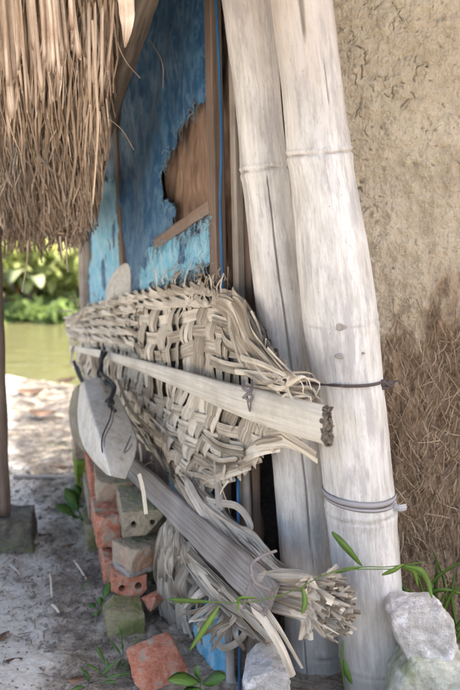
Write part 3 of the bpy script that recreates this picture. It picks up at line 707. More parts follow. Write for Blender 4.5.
def rope(u0, u1, zf, per, amp, wid, lift, ph):
    for k in range(3):
        a0 = u0
        while a0 < u1-.03:
            a1 = min(a0+random.uniform(.25, .6), u1); u = np.arange(a0, a1, .006); a0 = a1-.03
            if len(u) < 6: continue
            w_ = 2*np.pi*u/per+k*2.094+ph+.5*np.sin(u*9+ph); n = len(u); t = np.linspace(-1, 1, n)
            mb.ribbon(mp(u, zf(u)+amp*np.sin(w_)+random.gauss(0, .0012), lift+amp*1.1*np.cos(w_)), wid*random.uniform(.85, 1.1)*(1-.5*np.abs(t)**6), MAT.n, random.choice((.2, -.2)), .0006, random.uniform(.15, 1.), twist=-.5*np.cos(w_)*.6)
for r_ in range(5): rope(UMAX*.56+random.uniform(-.08, .08), UMAX-.005, lambda u, r_=r_: topz(u)-.006-r_*(topz(u)-ribz(u)-.02)/5.2, random.uniform(.24, .30), .0062, .0135, .012, r_*1.7)
rope(.50, UMAX*.66, lambda u: topz(u)-.004, .17, .0085, .020, .012, .3)
rope(.52, UMAX*.62, lambda u: topz(u)-.034, .18, .0080, .020, .010, 1.9)
edge_ = [(228, 291), (246, 303), (257, 332), (275, 361), (300, 386), (324, 404)]
for i in range(11):                                        # leaves that follow the rounded near edge
    o = i*1.9; P_ = spline([MAT.px(a-o*(1-.12*q)+random.gauss(0, 1.2), b+o*.55+random.gauss(0, 1.2), .010+random.uniform(-.003, .006)) for q, (a, b) in enumerate(edge_)], 40)
    st, en = random.randint(0, 8), random.randint(28, 40); P_ = P_[st:en]; n = len(P_); t = np.linspace(-1, 1, n); mb.ribbon(P_, random.uniform(.020, .036)*(1-.6*np.abs(t)**4), MAT.n, random.choice((.2, -.2)), .0006, random.uniform(.2, 1.), twist=np.full(n, random.gauss(0, .2)))
mb.build('plaited_edge', M['palm'], mat_root)
# turned-over hem along the bottom
mb = MB(); ub = np.linspace(.16, UMAX*.80, 60); twine(ub, botz(ub)+.012, .010, .075, .19, -.04, .030)
mb.build('lower_hem', M['palm'], mat_root)
# flyaway leaf ends
mb = MB()
for i in range(70):
    u = random.uniform(UMIN, UMAX); up_ = random.random() < .5
    z0 = (topz(u) if up_ else botz(u))+random.uniform(-.03, .03); L = random.uniform(.03, .09); a = random.uniform(0, 2*math.pi)
    t = np.linspace(0, 1, 7); mb.ribbon(mp(u+math.cos(a)*L*t, z0+math.sin(a)*L*t-.3*L*t*t, .008+.03*t*random.random()), random.uniform(.004, .014)*(1-.8*t)+.001, MAT.n, .4, .0006, random.random(), twist=t*random.uniform(-1.5, 1.5))
# wisps curling over the near corner by the poles
for i in range(18):
    a = MAT.px(random.uniform(240, 285), random.uniform(335, 395), .02); b = at(random.uniform(285, 318), random.uniform(372, 402), 1.47+random.uniform(-.03, .03)); m_ = (a+b)/2+np.array([0, -.02, random.uniform(-.02, .03)])
    mb.ribbon(spline([a, m_, b, b+np.array([random.uniform(-.01, .02), 0, random.uniform(-.03, .0)])], 12), np.linspace(random.uniform(.006, .016), .002, 12), nrm(MAT.n+np.array([0, -.5, 0])), .3, .0007, random.uniform(.4, 1), twist=np.linspace(0, random.uniform(-1, 1), 12))
tag(mb.build('loose_leaf_ends', M['palm'], mat_root), kind='stuff')
# individual bold strips of the near corner
for (a, b, c, w) in [((243, 300), (252, 330), (268, 372), .060), ((236, 296), (240, 330), (250, 372), .058), ((250, 318), (266, 352), (296, 388), .050), ((262, 345), (280, 368), (318, 398), .022), ((212, 360), (232, 366), (254, 371), .028), ((222, 330), (235, 345), (258, 350), .026), ((214, 318), (232, 322), (246, 326), .024),
                     ((150, 414), (172, 432), (188, 446), .026), ((198, 448), (222, 462), (240, 462), .030), ((206, 434), (226, 446), (246, 452), .026), ((120, 380), (136, 410), (160, 436), .045), ((196, 412), (190, 440), (184, 458), .05)]:
    mb = MB(); 
    for q in (-1, 0, 1):
        dq = MAT.d*.3*q*w if abs(a[1]-c[1]) > abs(a[0]-c[0])*.8 else np.array([0, 0, .3*q*w]); P_ = spline([MAT.px(*a, .006)+dq, MAT.px(*b, .016)+dq, MAT.px(*c, .006)+dq], 16); mb.ribbon(P_, w*.36*np.array([.6]+[1]*14+[.5]), MAT.n, random.choice((.3, -.3)), .0006, random.uniform(.3, 1.)); mb.build('leaf_strip', M['palm'], mat_root)
# ---- midrib slat tied across the mat
rib_root = thing('palm_stalk', at(250, 400, 1.75), 'pale tapering palm stalk tied across the middle of the mat with a frayed dark end', 'stalk')
ribc = [(86, 348, 2.92, 6), (120, 355, 2.58, 9), (160, 367, 2.22, 14), (200, 380, 1.93, 21), (245, 396, 1.69, 30), (290, 409, 1.53, 38), (347, 424, 1.41, 40)]
pts = np.array([MAT.px(a, b, .040) for a, b, y, w in ribc]); ws = np.array([w*depth(p)/FPX for p, (a, b, y, w) in zip(pts, ribc)])
A_ = spline(np.hstack([pts, ws[:, None]]), 70); V = []; S = []
prof = [(-1, -.25), (-.92, .12), (-.6, .33), (0, .42), (.6, .33), (.92, .12), (1, -.25), (.4, -.38), (-.4, -.38)]
for i, row in enumerate(A_):
    T = nrm(A_[min(i+1, 69), :3]-A_[max(i-1, 0), :3]); nn = nrm(np.array([-.75, -.66, .05])); sd = nrm(np.cross(T, nn)); n2 = np.cross(sd, T)
    for (x, y) in prof: V.append(row[:3]+sd*x*row[3]/2+n2*y*row[3]/2*.55); S.append((x*row[3]/2, y*row[3]/2+7, i*.02))
k = len(prof); F = [(i*k+j, i*k+(j+1) % k, (i+1)*k+(j+1) % k, (i+1)*k+j) for i in range(69) for j in range(k)]+[tuple(range(k))[::-1], tuple(69*k+j for j in range(k))]
mb = MB(); mb.add(V, F, np.clip(.6+.25*fbm(np.array(V), 20, 3, 5), 0, 1), S); mb.build('shaft', M['midrib'], rib_root, smooth=True)
mb = MB(); e0 = A_[-1, :3]; T = nrm(A_[-1, :3]-A_[-4, :3]); nn = nrm(np.array([-.75, -.66, .05])); sd = nrm(np.cross(T, nn)); n2 = np.cross(sd, T); W_ = A_[-1, 3]/2
for i in range(70):
    x, y = random.uniform(-.98, .98), random.uniform(-.3, .36); p = e0+sd*x*W_+n2*y*W_*.55; L = random.uniform(.004, .013)
    d = nrm(T+sd*random.gauss(0, .3)+n2*random.gauss(0, .3)); mb.ribbon([p-T*.006, p+d*L*.6, p+d*L+sd*random.gauss(0, .002)], [.006, .005, .001], n2, .3, .0008, random.random())
Vc, Fc = chunk(hull_bm([e0+sd*a*W_+n2*b*W_*.55+T*c for (a, b) in ((-1, -.2), (-.7, .32), (0, .42), (.7, .32), (1, -.2), (.3, -.4), (-.5, -.4)) for c in (-.012, .006+.006*a)]), .0018, .0035, 120, 1, 71)
mb.add(Vc, Fc, np.clip(.4+.5*fbm(Vc, 120, 3, 9), 0, 1), Vc)
mb.build('frayed_end', M['fray'], rib_root)
def cord(name, label, pts, r, mat, parent=None, cat='cord', n=40):
    mb = MB(); mb.tube(spline(pts, n), r, 6, .5)
    o = mb.build(name, mat, parent, smooth=True)
    if parent is None: tag(o, label, cat)
    return o
# twisted knot on the stalk
kn = thing('tie_cord', at(247, 398, 1.62), 'small twisted grey cord knotted round the pale stalk near its thick end', 'cord')
Yk = 1.605
cord('loop', '', [at(244, 381, Yk+.03), at(243, 388, Yk), at(249, 391, Yk-.006), at(252, 388, Yk), at(247, 394, Yk-.008), at(243, 398, Yk-.004)], .0032, M['cord'], kn)
cord('loop', '', [at(252, 380, Yk+.03), at(251, 392, Yk-.008), at(245, 396, Yk-.008), at(250, 401, Yk-.006), at(252, 396, Yk-.006), at(248, 393, Yk-.008)], .0030, M['cord'], kn)
cord('cord_end', '', [at(247, 396, Yk-.004), at(248, 404, Yk-.006), at(250, 411, Yk-.004), at(251, 398, Yk-.004)], .0018, M['cord'], kn)
bk = thing('tie_cord', at(118, 370, 2.5), 'black cord tying the thin end of the stalk and hanging over the grey curved sheet', 'cord')
Yb = 2.26
cord('tie', '', [MAT.px(121, 351, .05), MAT.px(124, 359, .075), MAT.px(119, 371, .06), at(114, 386, 2.24), at(110, 401, 2.12)], .0065, M['black'], bk)
cord('tie', '', [MAT.px(117, 350, .05), MAT.px(121, 361, .07), MAT.px(116, 375, .06), at(112, 388, 2.22), at(109, 402, 2.10)], .0055, M['black'], bk)
cord('knot', '', [at(106, 401, Yb-.12), at(110, 399, Yb-.13), at(113, 403, Yb-.13), at(109, 405, Yb-.13), at(116, 412, Yb-.13)], .0055, M['black'], bk)
cord('hanging_thread', '', [at(112, 404, Yb-.12), at(110, 418, Yb-.2), at(103, 435, Yb-.26), at(102, 450, Yb-.28), at(108, 464, Yb-.28)], .0018, M['black'], bk)
cord('hanging_thread', '', [at(114, 406, Yb-.12), at(112, 422, Yb-.2), at(105, 437, Yb-.26), at(104, 447, Yb-.28)], .0016, M['cord'], bk)
cord('hanging_thread', '', [at(131, 436, Yb-.26), at(126, 447, Yb-.31), at(124, 453, Yb-.33), at(129, 449, Yb-.32), at(132, 444, Yb-.31)], .0022, M['cord'], bk)
# wire round the poles
wr = thing('binding_wire', at(375, 388, 1.55), 'dark rusty wire stretched across both bamboo poles with a twisted knot at the right', 'wire')
def around(Pc, rr, py, Y0, a0, a1, n=16, gap=.003):
    z0 = at(340, py, Y0)[2]; i = int(np.argmin(abs(Pc[:, 2]-z0))); return [Pc[i]+(rr[i]+gap)*np.array([math.cos(R(a)), math.sin(R(a)), 0]) for a in np.linspace(a0, a1, n)]
w2 = around(*POLE2, 386, 1.56, -190, 30); cord('strand', '', [at(268, 383, 1.70), at(285, 382, 1.66)]+w2[5:], .0032, M['wire'], wr, n=80)
w3 = around(*POLE2, 388, 1.56, -30, 60); 
kx = w3[2]
for q in range(3):
    cord('knot', '', [kx+np.array([-.022, -.008, .0]), kx+np.array([-.008, -.014, .006-q*.004]), kx+np.array([.008, -.012, -.004+q*.004]), kx+np.array([.016, -.006, .004-q*.003]), kx+np.array([.004, -.012, -.008]), kx+np.array([-.016, -.010, -.004-q*.003])], .0034, M['wire'], wr)
cord('wire_end', '', [kx+np.array([.01, -.008, 0]), kx+np.array([.025, -.01, .006]), kx+np.array([.03, -.006, -.002])], .002, M['wire'], wr)
# grey band round the thick pole
bd = thing('pole_band', at(360, 507, 1.55), 'flat grey band wrapped round the thick bamboo pole above the pale rocks', 'band')
for py, tilt, wd in ((505, .006, .015), (510, .009, .008)):
    z0 = at(360, py, 1.55)[2]; i = int(np.argmin(abs(POLE2[0][:, 2]-z0))); c0 = POLE2[0][i]; r0 = POLE2[1][i]
    V = [c0+(r0+.0030+.0006*math.sin(3*a))*np.array([math.cos(a), math.sin(a), 0])+np.array([0, 0, tilt*math.cos(a+.4)*-.6]) for a in np.linspace(0, 2*math.pi, 60)]
    N_ = [nrm(np.array([math.cos(a), math.sin(a), 0])) for a in np.linspace(0, 2*math.pi, 60)]
    mb = MB(); mb.ribbon(V, wd, N_, .12, .001, random.random()); mb.build('wrap', M['band'], bd, smooth=True)
mb = MB(); p = c0+(r0+.006)*np.array([.8, -.6, 0])+np.array([0, 0, -.006]); mb.ribbon(spline([p, p+np.array([.012, -.004, 0]), p+np.array([.026, .004, -.001])], 8), .014, (0, -1, 0.2), .2, .001, .3); mb.build('band_end', M['band'], bd)
# ------------------------------------------------------------------ LOWER PLANK AND FROND BUNDLE
pl = thing('wooden_plank', at(200, 530, 1.9), 'dark grey weathered plank slanting down across the lower leaves to a tied end', 'plank')
pc = [(122, 458, 2.30, 17), (150, 485, 2.12, 23), (200, 533, 1.82, 30), (250, 580, 1.58, 37), (272, 602, 1.475, 36)]
pts = np.array([at(a, b, y-.03) for a, b, y, w in pc]); ws = np.array([w*depth(p)/FPX for p, (a, b, y, w) in zip(pts, pc)])
A_ = spline(np.hstack([pts, ws[:, None]]), 60); V = []; S = []; prof = [(-1, -1), (-.97, .75), (-.85, 1), (.85, 1), (.97, .75), (1, -1)]
for i, row in enumerate(A_):
    T = nrm(A_[min(i+1, 59), :3]-A_[max(i-1, 0), :3]); nn = nrm(np.array([-.6, -.75, .28])); sd = nrm(np.cross(T, nn)); n2 = np.cross(sd, T)
    for (x, y) in prof: V.append(row[:3]+sd*(x+.03*math.sin(i*.8+x))*row[3]/2+n2*y*.008); S.append((x*row[3]/2, y*.01+3, i*.016))
for q, (dx_, dy_) in enumerate([(0, 0), (.01, .006), (-.004, .002), (.008, -.004), (-.008, -.002), (-.012, 0)]): V[-6+q] = V[-6+q]+T*dx_+sd*dy_   # broken end
k = 6; F = [(i*k+j, i*k+(j+1) % k, (i+1)*k+(j+1) % k, (i+1)*k+j) for i in range(59) for j in range(k)]+[tuple(range(k))[::-1], tuple(59*k+j for j in range(k))]
mb = MB(); mb.add(V, F, np.clip(.5+.3*fbm(np.array(V), 14, 3, 4), 0, 1), S); mb.build('board', M['plank'], pl)
kc = thing('tie_cord', at(255, 585, 1.45), 'grey twine wound round the lower end of the dark plank', 'cord')
Yk = 1.425
cord('strand', '', [at(276, 551, 1.50), at(262, 556, 1.47), at(251, 565, 1.44), at(252, 578, Yk), at(246, 596, Yk-.005), at(244, 608, Yk+.01)], .0034, M['cord'], kc)
cord('strand', '', [at(250, 574, Yk), at(256, 584, Yk-.006), at(268, 590, Yk), at(270, 596, Yk+.01)], .0030, M['cord'], kc)
cord('strand', '', [at(247, 588, Yk), at(250, 602, Yk-.004), at(262, 612, Yk+.005), at(268, 606, Yk)], .0034, M['cord'], kc)
fr = thing('palm_frond', at(260, 560, 1.62), 'bundle of dry grey palm leaves under the plank with a ragged end by the poles', 'palm frond')
def strip(pts, w, tone, name=None, mb=None, tw=0., nor=(-.35, -.9, .25), bow=.3, n=26, taper=.4, mat='palm_grey'):
    P_ = spline([at(*q) for q in pts], n); t = np.linspace(0, 1, n)
    own = mb is None
    if own: mb = MB()
    mb.ribbon(P_, w*(1-taper*t**2)*np.minimum(1, .4+t*6), nor, bow, .0009, tone, twist=tw*t+random.gauss(0, .25))
    if own: return mb.build(name, M[mat], fr)
def jit(pts, s): return [(a+random.gauss(0, s), b+random.gauss(0, s), y+random.gauss(0, .008)) for a, b, y in pts]
# leaflets running along the upper side of the plank into the broom-like end
for i in range(60):
    o = (i/60)
    base = [(176+22*o, 478+random.uniform(0, 14), 1.98-.05*o), (205+16*o, 520-6*o, 1.82), (238+18*o, 556-10*o, 1.66), (275+8*o, 590-18*o, 1.54), (312, 604-16*o+random.uniform(-6, 8), 1.47), (330+22*random.random(), 606+random.uniform(-12, 26), 1.44+random.uniform(-.02, .02))]
    strip(jit(base, 2.6), random.uniform(.008, .026), random.uniform(.05, 1), 'leaflet', tw=random.uniform(-1.2, 1.2), taper=.15, bow=random.choice((-.6, .4, .8)))
# thick layered stub ends
STUB = MB()
for i in range(66):
    yy = random.uniform(580, 636); x1 = 356-abs(yy-612)*.8+random.uniform(-40, 4)
    strip([(266+random.uniform(-10, 16), 588+(yy-606)*.45, 1.50), (305, 596+(yy-606)*.7, 1.45+random.uniform(-.02, .02)), (x1, yy+random.uniform(-3, 6), 1.425+random.uniform(-.03, .05))], random.uniform(.012, .040), random.uniform(.0, 1)**.8, 'leaflet' if i < 36 else None, mb=None if i < 36 else STUB, tw=random.uniform(-.7, .7), taper=random.uniform(.3, .97), n=14, bow=random.choice((-.5, .25, .4)))
tag(STUB.build('small_leaflets', M['palm_grey'], fr), kind='stuff')
# dark frayed tips of the cut end
mb = MB()
for i in range(150):
    yy = random.uniform(574, 636); p = at(338-abs(yy-606)*.4+random.uniform(-6, 10), yy, 1.45+random.uniform(-.02, .05)); d = nrm(np.array([.8, random.gauss(0, .3), random.gauss(-.1, .45)])); L = random.uniform(.012, .034)
    mb.ribbon([p, p+d*L*.5, p+d*L], random.uniform(.003, .010), nrm(np.array([random.gauss(0, .6), -1, random.gauss(0, .6)])), .3, .0008, random.uniform(0, .6))
tag(mb.build('ragged_tips', M['palm_grey'], fr), kind='stuff')
# leaflets hanging down under the plank
hang = MB()
def YL(x): return 1.99-(x-158)/88*.40
for i in range(60):                                    # long limp leaves falling at the left
    x0 = random.uniform(166, 190); y0 = 512+(x0-158)*1.0+random.uniform(-6, 12); x1 = 166+(x0-164)*1.5+random.gauss(0, 6); y1 = random.uniform(575, 652)
    s1 = random.gauss(-3, 5); strip([(x0, y0, YL(x0)+.01), (x0+s1*.4, y0+(y1-y0)*.3, YL(x0)-.03*random.random()), ((x0+x1)/2+s1, y0+(y1-y0)*.65, YL(x0)+random.uniform(-.03, .03)), (x1, y1, YL(x1)+random.uniform(.0, .06))], random.uniform(.016, .050), random.uniform(.1, 1), mb=hang, tw=random.uniform(-1.3, 1.3), n=26, bow=random.choice((-.7, -.4, .5, .8)))
for i in range(60):                                    # leaves bunched parallel to the plank, just under it
    o = random.uniform(2, 30); x0 = random.uniform(172, 215); y0 = 514+(x0-158)*1.0+o*.5; x1 = x0+random.uniform(30, 60); y1 = 512+(x1-158)*1.0+o*random.uniform(.5, 1.1)
    strip([(x0, y0, YL(x0)), ((x0+x1)/2-random.uniform(-2, 6), (y0+y1)/2+random.uniform(-3, 7), YL((x0+x1)/2)-.02), (x1, y1, YL(x1)-random.uniform(0, .03))], random.uniform(.010, .030), random.uniform(.0, 1), mb=hang, tw=random.uniform(-1.2, 1.2), n=20, bow=random.choice((-.7, -.4, .5, .8)))
for i in range(46):
    x0 = random.uniform(196, 244); y0 = 524+(x0-158)*1.0+random.uniform(0, 26); a = random.gauss(-80, 35); L = random.uniform(12, 46)
    strip([(x0, y0, YL(x0)), (x0+math.cos(R(a))*L*.5+random.gauss(0, 4), y0-math.sin(R(a))*L*.5, YL(x0)-.02), (x0+math.cos(R(a))*L, y0-math.sin(R(a))*L, YL(x0)+.02)], random.uniform(.004, .018), random.uniform(.0, 1), mb=hang, tw=random.uniform(-1.4, 1.4), n=14, bow=random.uniform(-.6, .6))
tag(hang.build('hanging_leaflets', M['palm_grey'], fr), kind='stuff')
for pts, w in [([(174, 540, 1.95), (168, 570, 1.93), (170, 600, 1.93), (176, 640, 1.95)], .03), ([(182, 548, 1.9), (188, 580, 1.88), (180, 610, 1.88), (186, 648, 1.9)], .028), ([(226, 578, 1.68), (222, 592, 1.66), (232, 604, 1.64), (265, 606, 1.56), (288, 600, 1.5)], .018),
               ([(214, 640, 1.7), (224, 648, 1.68), (240, 640, 1.64), (250, 622, 1.58), (258, 608, 1.52)], .016), ([(252, 604, 1.46), (266, 622, 1.44), (281, 648, 1.43), (293, 676, 1.44)], .020), ([(262, 604, 1.46), (280, 630, 1.43), (302, 668, 1.46)], .011),
               ([(185, 478, 1.95), (196, 500, 1.86), (226, 545, 1.72), (262, 568, 1.6), (300, 584, 1.52)], .024), ([(200, 480, 1.93), (206, 500, 1.86), (236, 506, 1.78), (250, 524, 1.74), (247, 536, 1.74)], .018), ([(206, 510, 1.84), (222, 530, 1.77), (248, 534, 1.7), (266, 552, 1.62)], .034),
               ([(300, 606, 1.46), (308, 620, 1.45), (311, 640, 1.44)], .014), ([(240, 570, 1.6), (280, 598, 1.48), (330, 612, 1.42)], .03)]:
    strip(pts, w, random.uniform(.7, 1.), 'leaflet', tw=random.uniform(-.4, .4), n=30, taper=.3)
# ------------------------------------------------------------------ GREY CURVED SHEET
def sheet(name, label, rows, mat, nu=60, nv=40, thick=.006, amp=.003, lin=False):
    """rows: control lines across, each a list of (px,py,Y) along"""
    L = [spline([at(*q) for q in r_], nu) for r_ in rows]; L = np.array(L)
    def across(Q):
        if not lin: return spline(Q, nv)
        x = np.linspace(0, len(Q)-1, 240); W = np.stack([np.interp(x, range(len(Q)), Q[:, k]) for k in range(3)], -1)
        ker = np.ones(25)/25; W = np.stack([np.convolve(np.pad(W[:, k], 12, mode='reflect', reflect_type='odd'), ker, 'valid') for k in range(3)], -1)
        return W[np.linspace(0, 239, nv).astype(int)]
    G = np.array([across(L[:, i]) for i in range(nu)])
    G = G+(amp*fbm(G.reshape(-1, 3), 9, 3, 77)).reshape(nu, nv, 1)*np.array([-.4, -.9, 0])
    mb = MB(); mb.grid(G, suv=G, thick=thick, thick_n=(-.5, -.85, 0)); o = mb.build(name, mat, smooth=True); return tag(o, label, 'sheet')
sheet('curved_sheet', 'smooth pale grey curved sheet leaning below the mat over the bricks',
      [[(79, 388, 2.52), (77, 412, 2.40), (80, 436, 2.26), (90, 457, 2.14), (107, 475, 2.04)], [(82, 382, 2.36), (88, 406, 2.18), (98, 436, 2.03), (104, 458, 1.95), (110, 476, 1.92)],
       [(95, 377, 2.40), (106, 403, 2.21), (117, 435, 2.07), (120, 458, 1.98), (118, 478, 1.945)], [(107, 381, 2.43), (121, 405, 2.255), (135, 436, 2.12), (134, 456, 2.025), (125, 479, 1.965)]], M['sheet'], lin=True)
sheet('curved_sheet', 'dull greenish grey sheet standing behind the smooth pale one at the far end',
      [[(72, 392, 2.78), (69, 410, 2.72), (71, 430, 2.68), (76, 444, 2.66)], [(78, 385, 2.70), (77, 408, 2.64), (79, 430, 2.60), (84, 452, 2.56)], [(88, 386, 2.72), (90, 408, 2.66), (92, 430, 2.62), (96, 456, 2.58)]], M['brick_grey'])
o_ = sheet('tarpaulin_strip', 'pale blue tarpaulin scrap hanging low behind the frayed palm leaves near the ground',
      [[(168, 468, 2.14), (172, 540, 1.96), (186, 600, 1.90), (196, 650, 1.80), (204, 700, 1.72)], [(186, 468, 2.08), (190, 540, 1.92), (200, 600, 1.86), (210, 650, 1.75), (214, 700, 1.67)], [(204, 468, 2.03), (206, 540, 1.90), (214, 600, 1.79), (222, 650, 1.74), (226, 700, 1.66)], [(222, 468, 1.98), (224, 540, 1.86), (228, 600, 1.77), (233, 650, 1.70), (238, 700, 1.64)]], M['tarp_pale'], thick=.0015, amp=.012)
o_['category'] = 'tarpaulin'
sheet('round_board', 'pale board with a rounded top behind the mat at its far end',
      [[(106, 306, 2.63), (107, 288, 2.63), (113, 274, 2.63), (122, 264, 2.61)], [(116, 308, 2.59), (117, 292, 2.59), (121, 278, 2.59), (126, 263, 2.59)], [(131, 308, 2.53), (131, 290, 2.53), (131, 276, 2.55), (130, 264, 2.57)]], M['sheet'])
mb = MB(); mb.ribbon(spline([at(74, 362, 2.8), at(79, 374, 2.72), at(85, 386, 2.62)], 10), [.02]*3+[.03]*4+[.022]*3, (-.4, -.9, 0), .3, .003, .2)
tag(mb.build('black_strip', M['black']), 'black rubber like strip poking out above the grey curved sheet', 'strip')
mb = MB(); mb.ribbon(spline([at(139, 474, 1.95), at(143, 490, 1.93), at(146, 514, 1.92)], 10), .011, (-.3, -.9, .1), .2, .001, .9)
tag(mb.build('straw_bit', M['twig']), 'pale flat straw hanging in front of the bored grey brick', 'straw')
# ------------------------------------------------------------------ BRICKS
def brick(label, corner, yaw, mat, l=.2, w=.1, h=.063, tilt=0., pitch=0., holes=False, seed=0, chips=2, mort=False, parent_name='brick', z=None):
    """corner = (px,py,Y) of the near lower left corner; the long side runs away from us, turned by yaw degrees to the left"""
    p = at(*corner)
    if z is not None: p[2] = z
    Rm = Matrix.Rotation(R(yaw), 3, 'Z')@Matrix.Rotation(R(pitch), 3, 'X')@Matrix.Rotation(R(tilt), 3, 'Y')
    ax = [np.array(Rm@Vector(v)) for v in ((1, 0, 0), (0, 1, 0), (0, 0, 1))]
    c = p+ax[0]*w/2+ax[1]*l/2+ax[2]*h/2
    bm = box_bm(c, ax[0]*w/2, ax[1]*l/2, ax[2]*h/2); rnd = random.Random(seed)
    for q in range(chips):                                  # knock corners and edges off
        s_ = [rnd.choice((-1, 1)) for _ in range(3)]; n_ = nrm(ax[0]*s_[0]*rnd.uniform(.3, 1)+ax[1]*s_[1]*rnd.uniform(.1, 1)+ax[2]*s_[2]*rnd.uniform(.3, 1))
        far = max(np.dot(np.array(v.co)-c, n_) for v in bm.verts)
        r_ = bmesh.ops.bisect_plane(bm, geom=bm.verts[:]+bm.edges[:]+bm.faces[:], plane_co=Vector(c+n_*(far-rnd.uniform(.008, .024))), plane_no=Vector(n_), clear_outer=True)
        bmesh.ops.holes_fill(bm, edges=[e for e in bm.edges if len(e.link_faces) == 1])
    cut = None
    if holes:
        cut = bmesh.new()
        for sx in (-.22, .24):
            m4 = Matrix.Translation(Vector(c+ax[0]*sx*w-ax[2]*h*.02))@Rm.to_4x4()@Matrix.Rotation(R(90), 4, 'X')
            bmesh.ops.create_cone(cut, cap_ends=True, segments=20, radius1=.0095, radius2=.0095, depth=l*1.2, matrix=m4)
    V, F = chunk(bm, .0026, .0022, 70, 1, seed, .0026, 18, cut)
    if mort:
        root = thing(parent_name, (c[0], c[1], p[2]), label, 'brick', 'bricks stacked along the foot of the wall')
        chunk_obj('body', V, F, mat, root)
        bm = box_bm(c-ax[2]*(h/2+.006), ax[0]*w*.52, ax[1]*l*.5, ax[2]*.008); V, F = chunk(bm, .003, .003, 40, 3, seed+3); chunk_obj('mortar', V, F, M['mortar'], root)
        return root
    o = chunk_obj(parent_name, V, F, mat); return tag(o, label, 'brick', 'bricks stacked along the foot of the wall')
def zof(py, Y): return at(100, py, Y)[2]
# nearest column, from the ground up
brick('mossy green half brick lying on the soil at the near foot of the stack', (107, 646, 1.85), 14, M['brick_moss'], l=.13, w=.098, h=.075, seed=1, chips=3)
brick('orange brick with a dark bored end, second from the ground in the near column', (112, 600, 1.96), 12, M['brick_red'], l=.19, w=.095, h=.062, holes=True, seed=2)
brick('grey pink half brick on a pale mortar slab, turned with its corner towards us', (131, 574, 1.955), 38, M['brick_pink'], l=.10, w=.115, h=.06, seed=3, mort=True, chips=1)
brick('grey brick with two round holes in its end, topmost of the near column', (123, 537, 1.99), 12, M['brick_grey'], l=.2, w=.106, h=.068, holes=True, seed=4, chips=3)
brick('faded pink brick with mossy top, just behind the bored grey brick', (97, 506, 2.22), 12, M['brick_pink'], l=.2, w=.11, h=.065, seed=5)
# outer face of the footing, going back
brick('bright orange brick on edge at the outer face, left of the bored grey brick', (97, 549, 2.10), 14, M['brick_red'], l=.24, w=.07, h=.09, seed=6, chips=3)
brick('rough orange brick low in the outer face above green moss', (105, 590, 2.04), 14, M['brick_red'], l=.22, w=.06, h=.08, seed=7, chips=2)
brick('orange pink brick below the tip of the grey curved sheet', (91, 497, 2.36), 14, M['brick_red'], l=.24, w=.12, h=.08, seed=8)
brick('tan brick beneath the orange pink one in the outer face', (89, 520, 2.36), 14, M['brick_grey'], l=.24, w=.1, h=.075, seed=9)
brick('dull red brick at ground level farther back in the footing', (87, 545, 2.36), 14, M['brick_moss'], l=.26, w=.1, h=.075, z=.0, seed=10)
brick('bright green moss covered brick at the far end of the footing', (77, 486, 2.80), 14, M['moss'], l=.2, w=.12, h=.1, seed=11)
brick('brownish pink brick resting on the bright green mossy one', (75, 460, 2.80), 14, M['brick_pink'], l=.2, w=.12, h=.085, seed=12)
brick('dark earthy brick under the far mossy one', (79, 506, 2.80), 14, M['brick_moss'], l=.2, w=.12, h=.1, z=.0, seed=13)
brick('grey brick hidden in shadow behind the near column', (140, 560, 2.14), 10, M['brick_grey'], l=.2, w=.14, h=.1, z=.02, seed=14)
brick('grey brick lying in the shade under the plank behind the bored one', (135, 515, 2.22), 10, M['brick_grey'], l=.2, w=.14, h=.09, z=.12, seed=15)
# loose broken brick in the foreground
p = at(150, 672, 1.70); 
bm = hull_bm([at(125, 648, 1.70), at(168, 632, 1.78), at(176, 646, 1.72), at(133, 684, 1.61), at(150, 700, 1.62), at(190, 672, 1.70), at(186, 690, 1.68), at(132, 664, 1.70)])
V, F = chunk(bm, .0030, .0020, 50, 2, 31, .003, 16); tag(chunk_obj('brick', V, F, M['brick_red']), 'broken bright orange red brick lying tilted on the soil in front of the stack', 'brick')
mb = MB()
for i in range(26):
    a = random.uniform(0, 2*math.pi); p = at(random.uniform(128, 152), random.uniform(582, 620), 1.93); 
bm = hull_bm([at(140, 598, 1.96), at(160, 588, 1.98), at(165, 600, 1.94), at(150, 614, 1.9), at(155, 598, 1.9)]); V, F = chunk(bm, .003, .003, 40, 2, 33); tag(chunk_obj('brick_fragment', V, F, M['brick_red']), 'small crumbled brick fragment on top of the mossy half brick', 'brick fragment')
# earth heaped behind the bricks
bm = hull_bm([at(150, 625, 1.88), at(176, 604, 2.02), at(186, 640, 1.90), at(180, 690, 1.74), at(140, 690, 1.72), at(160, 600, 2.1), at(205, 700, 1.80)]); V, F = chunk(bm, .006, .010, 24, 3, 41); tag(chunk_obj('earth_heap', V, F, M['clod']), 'brown earth and rubble heaped between the bricks and the tarpaulin', 'earth')
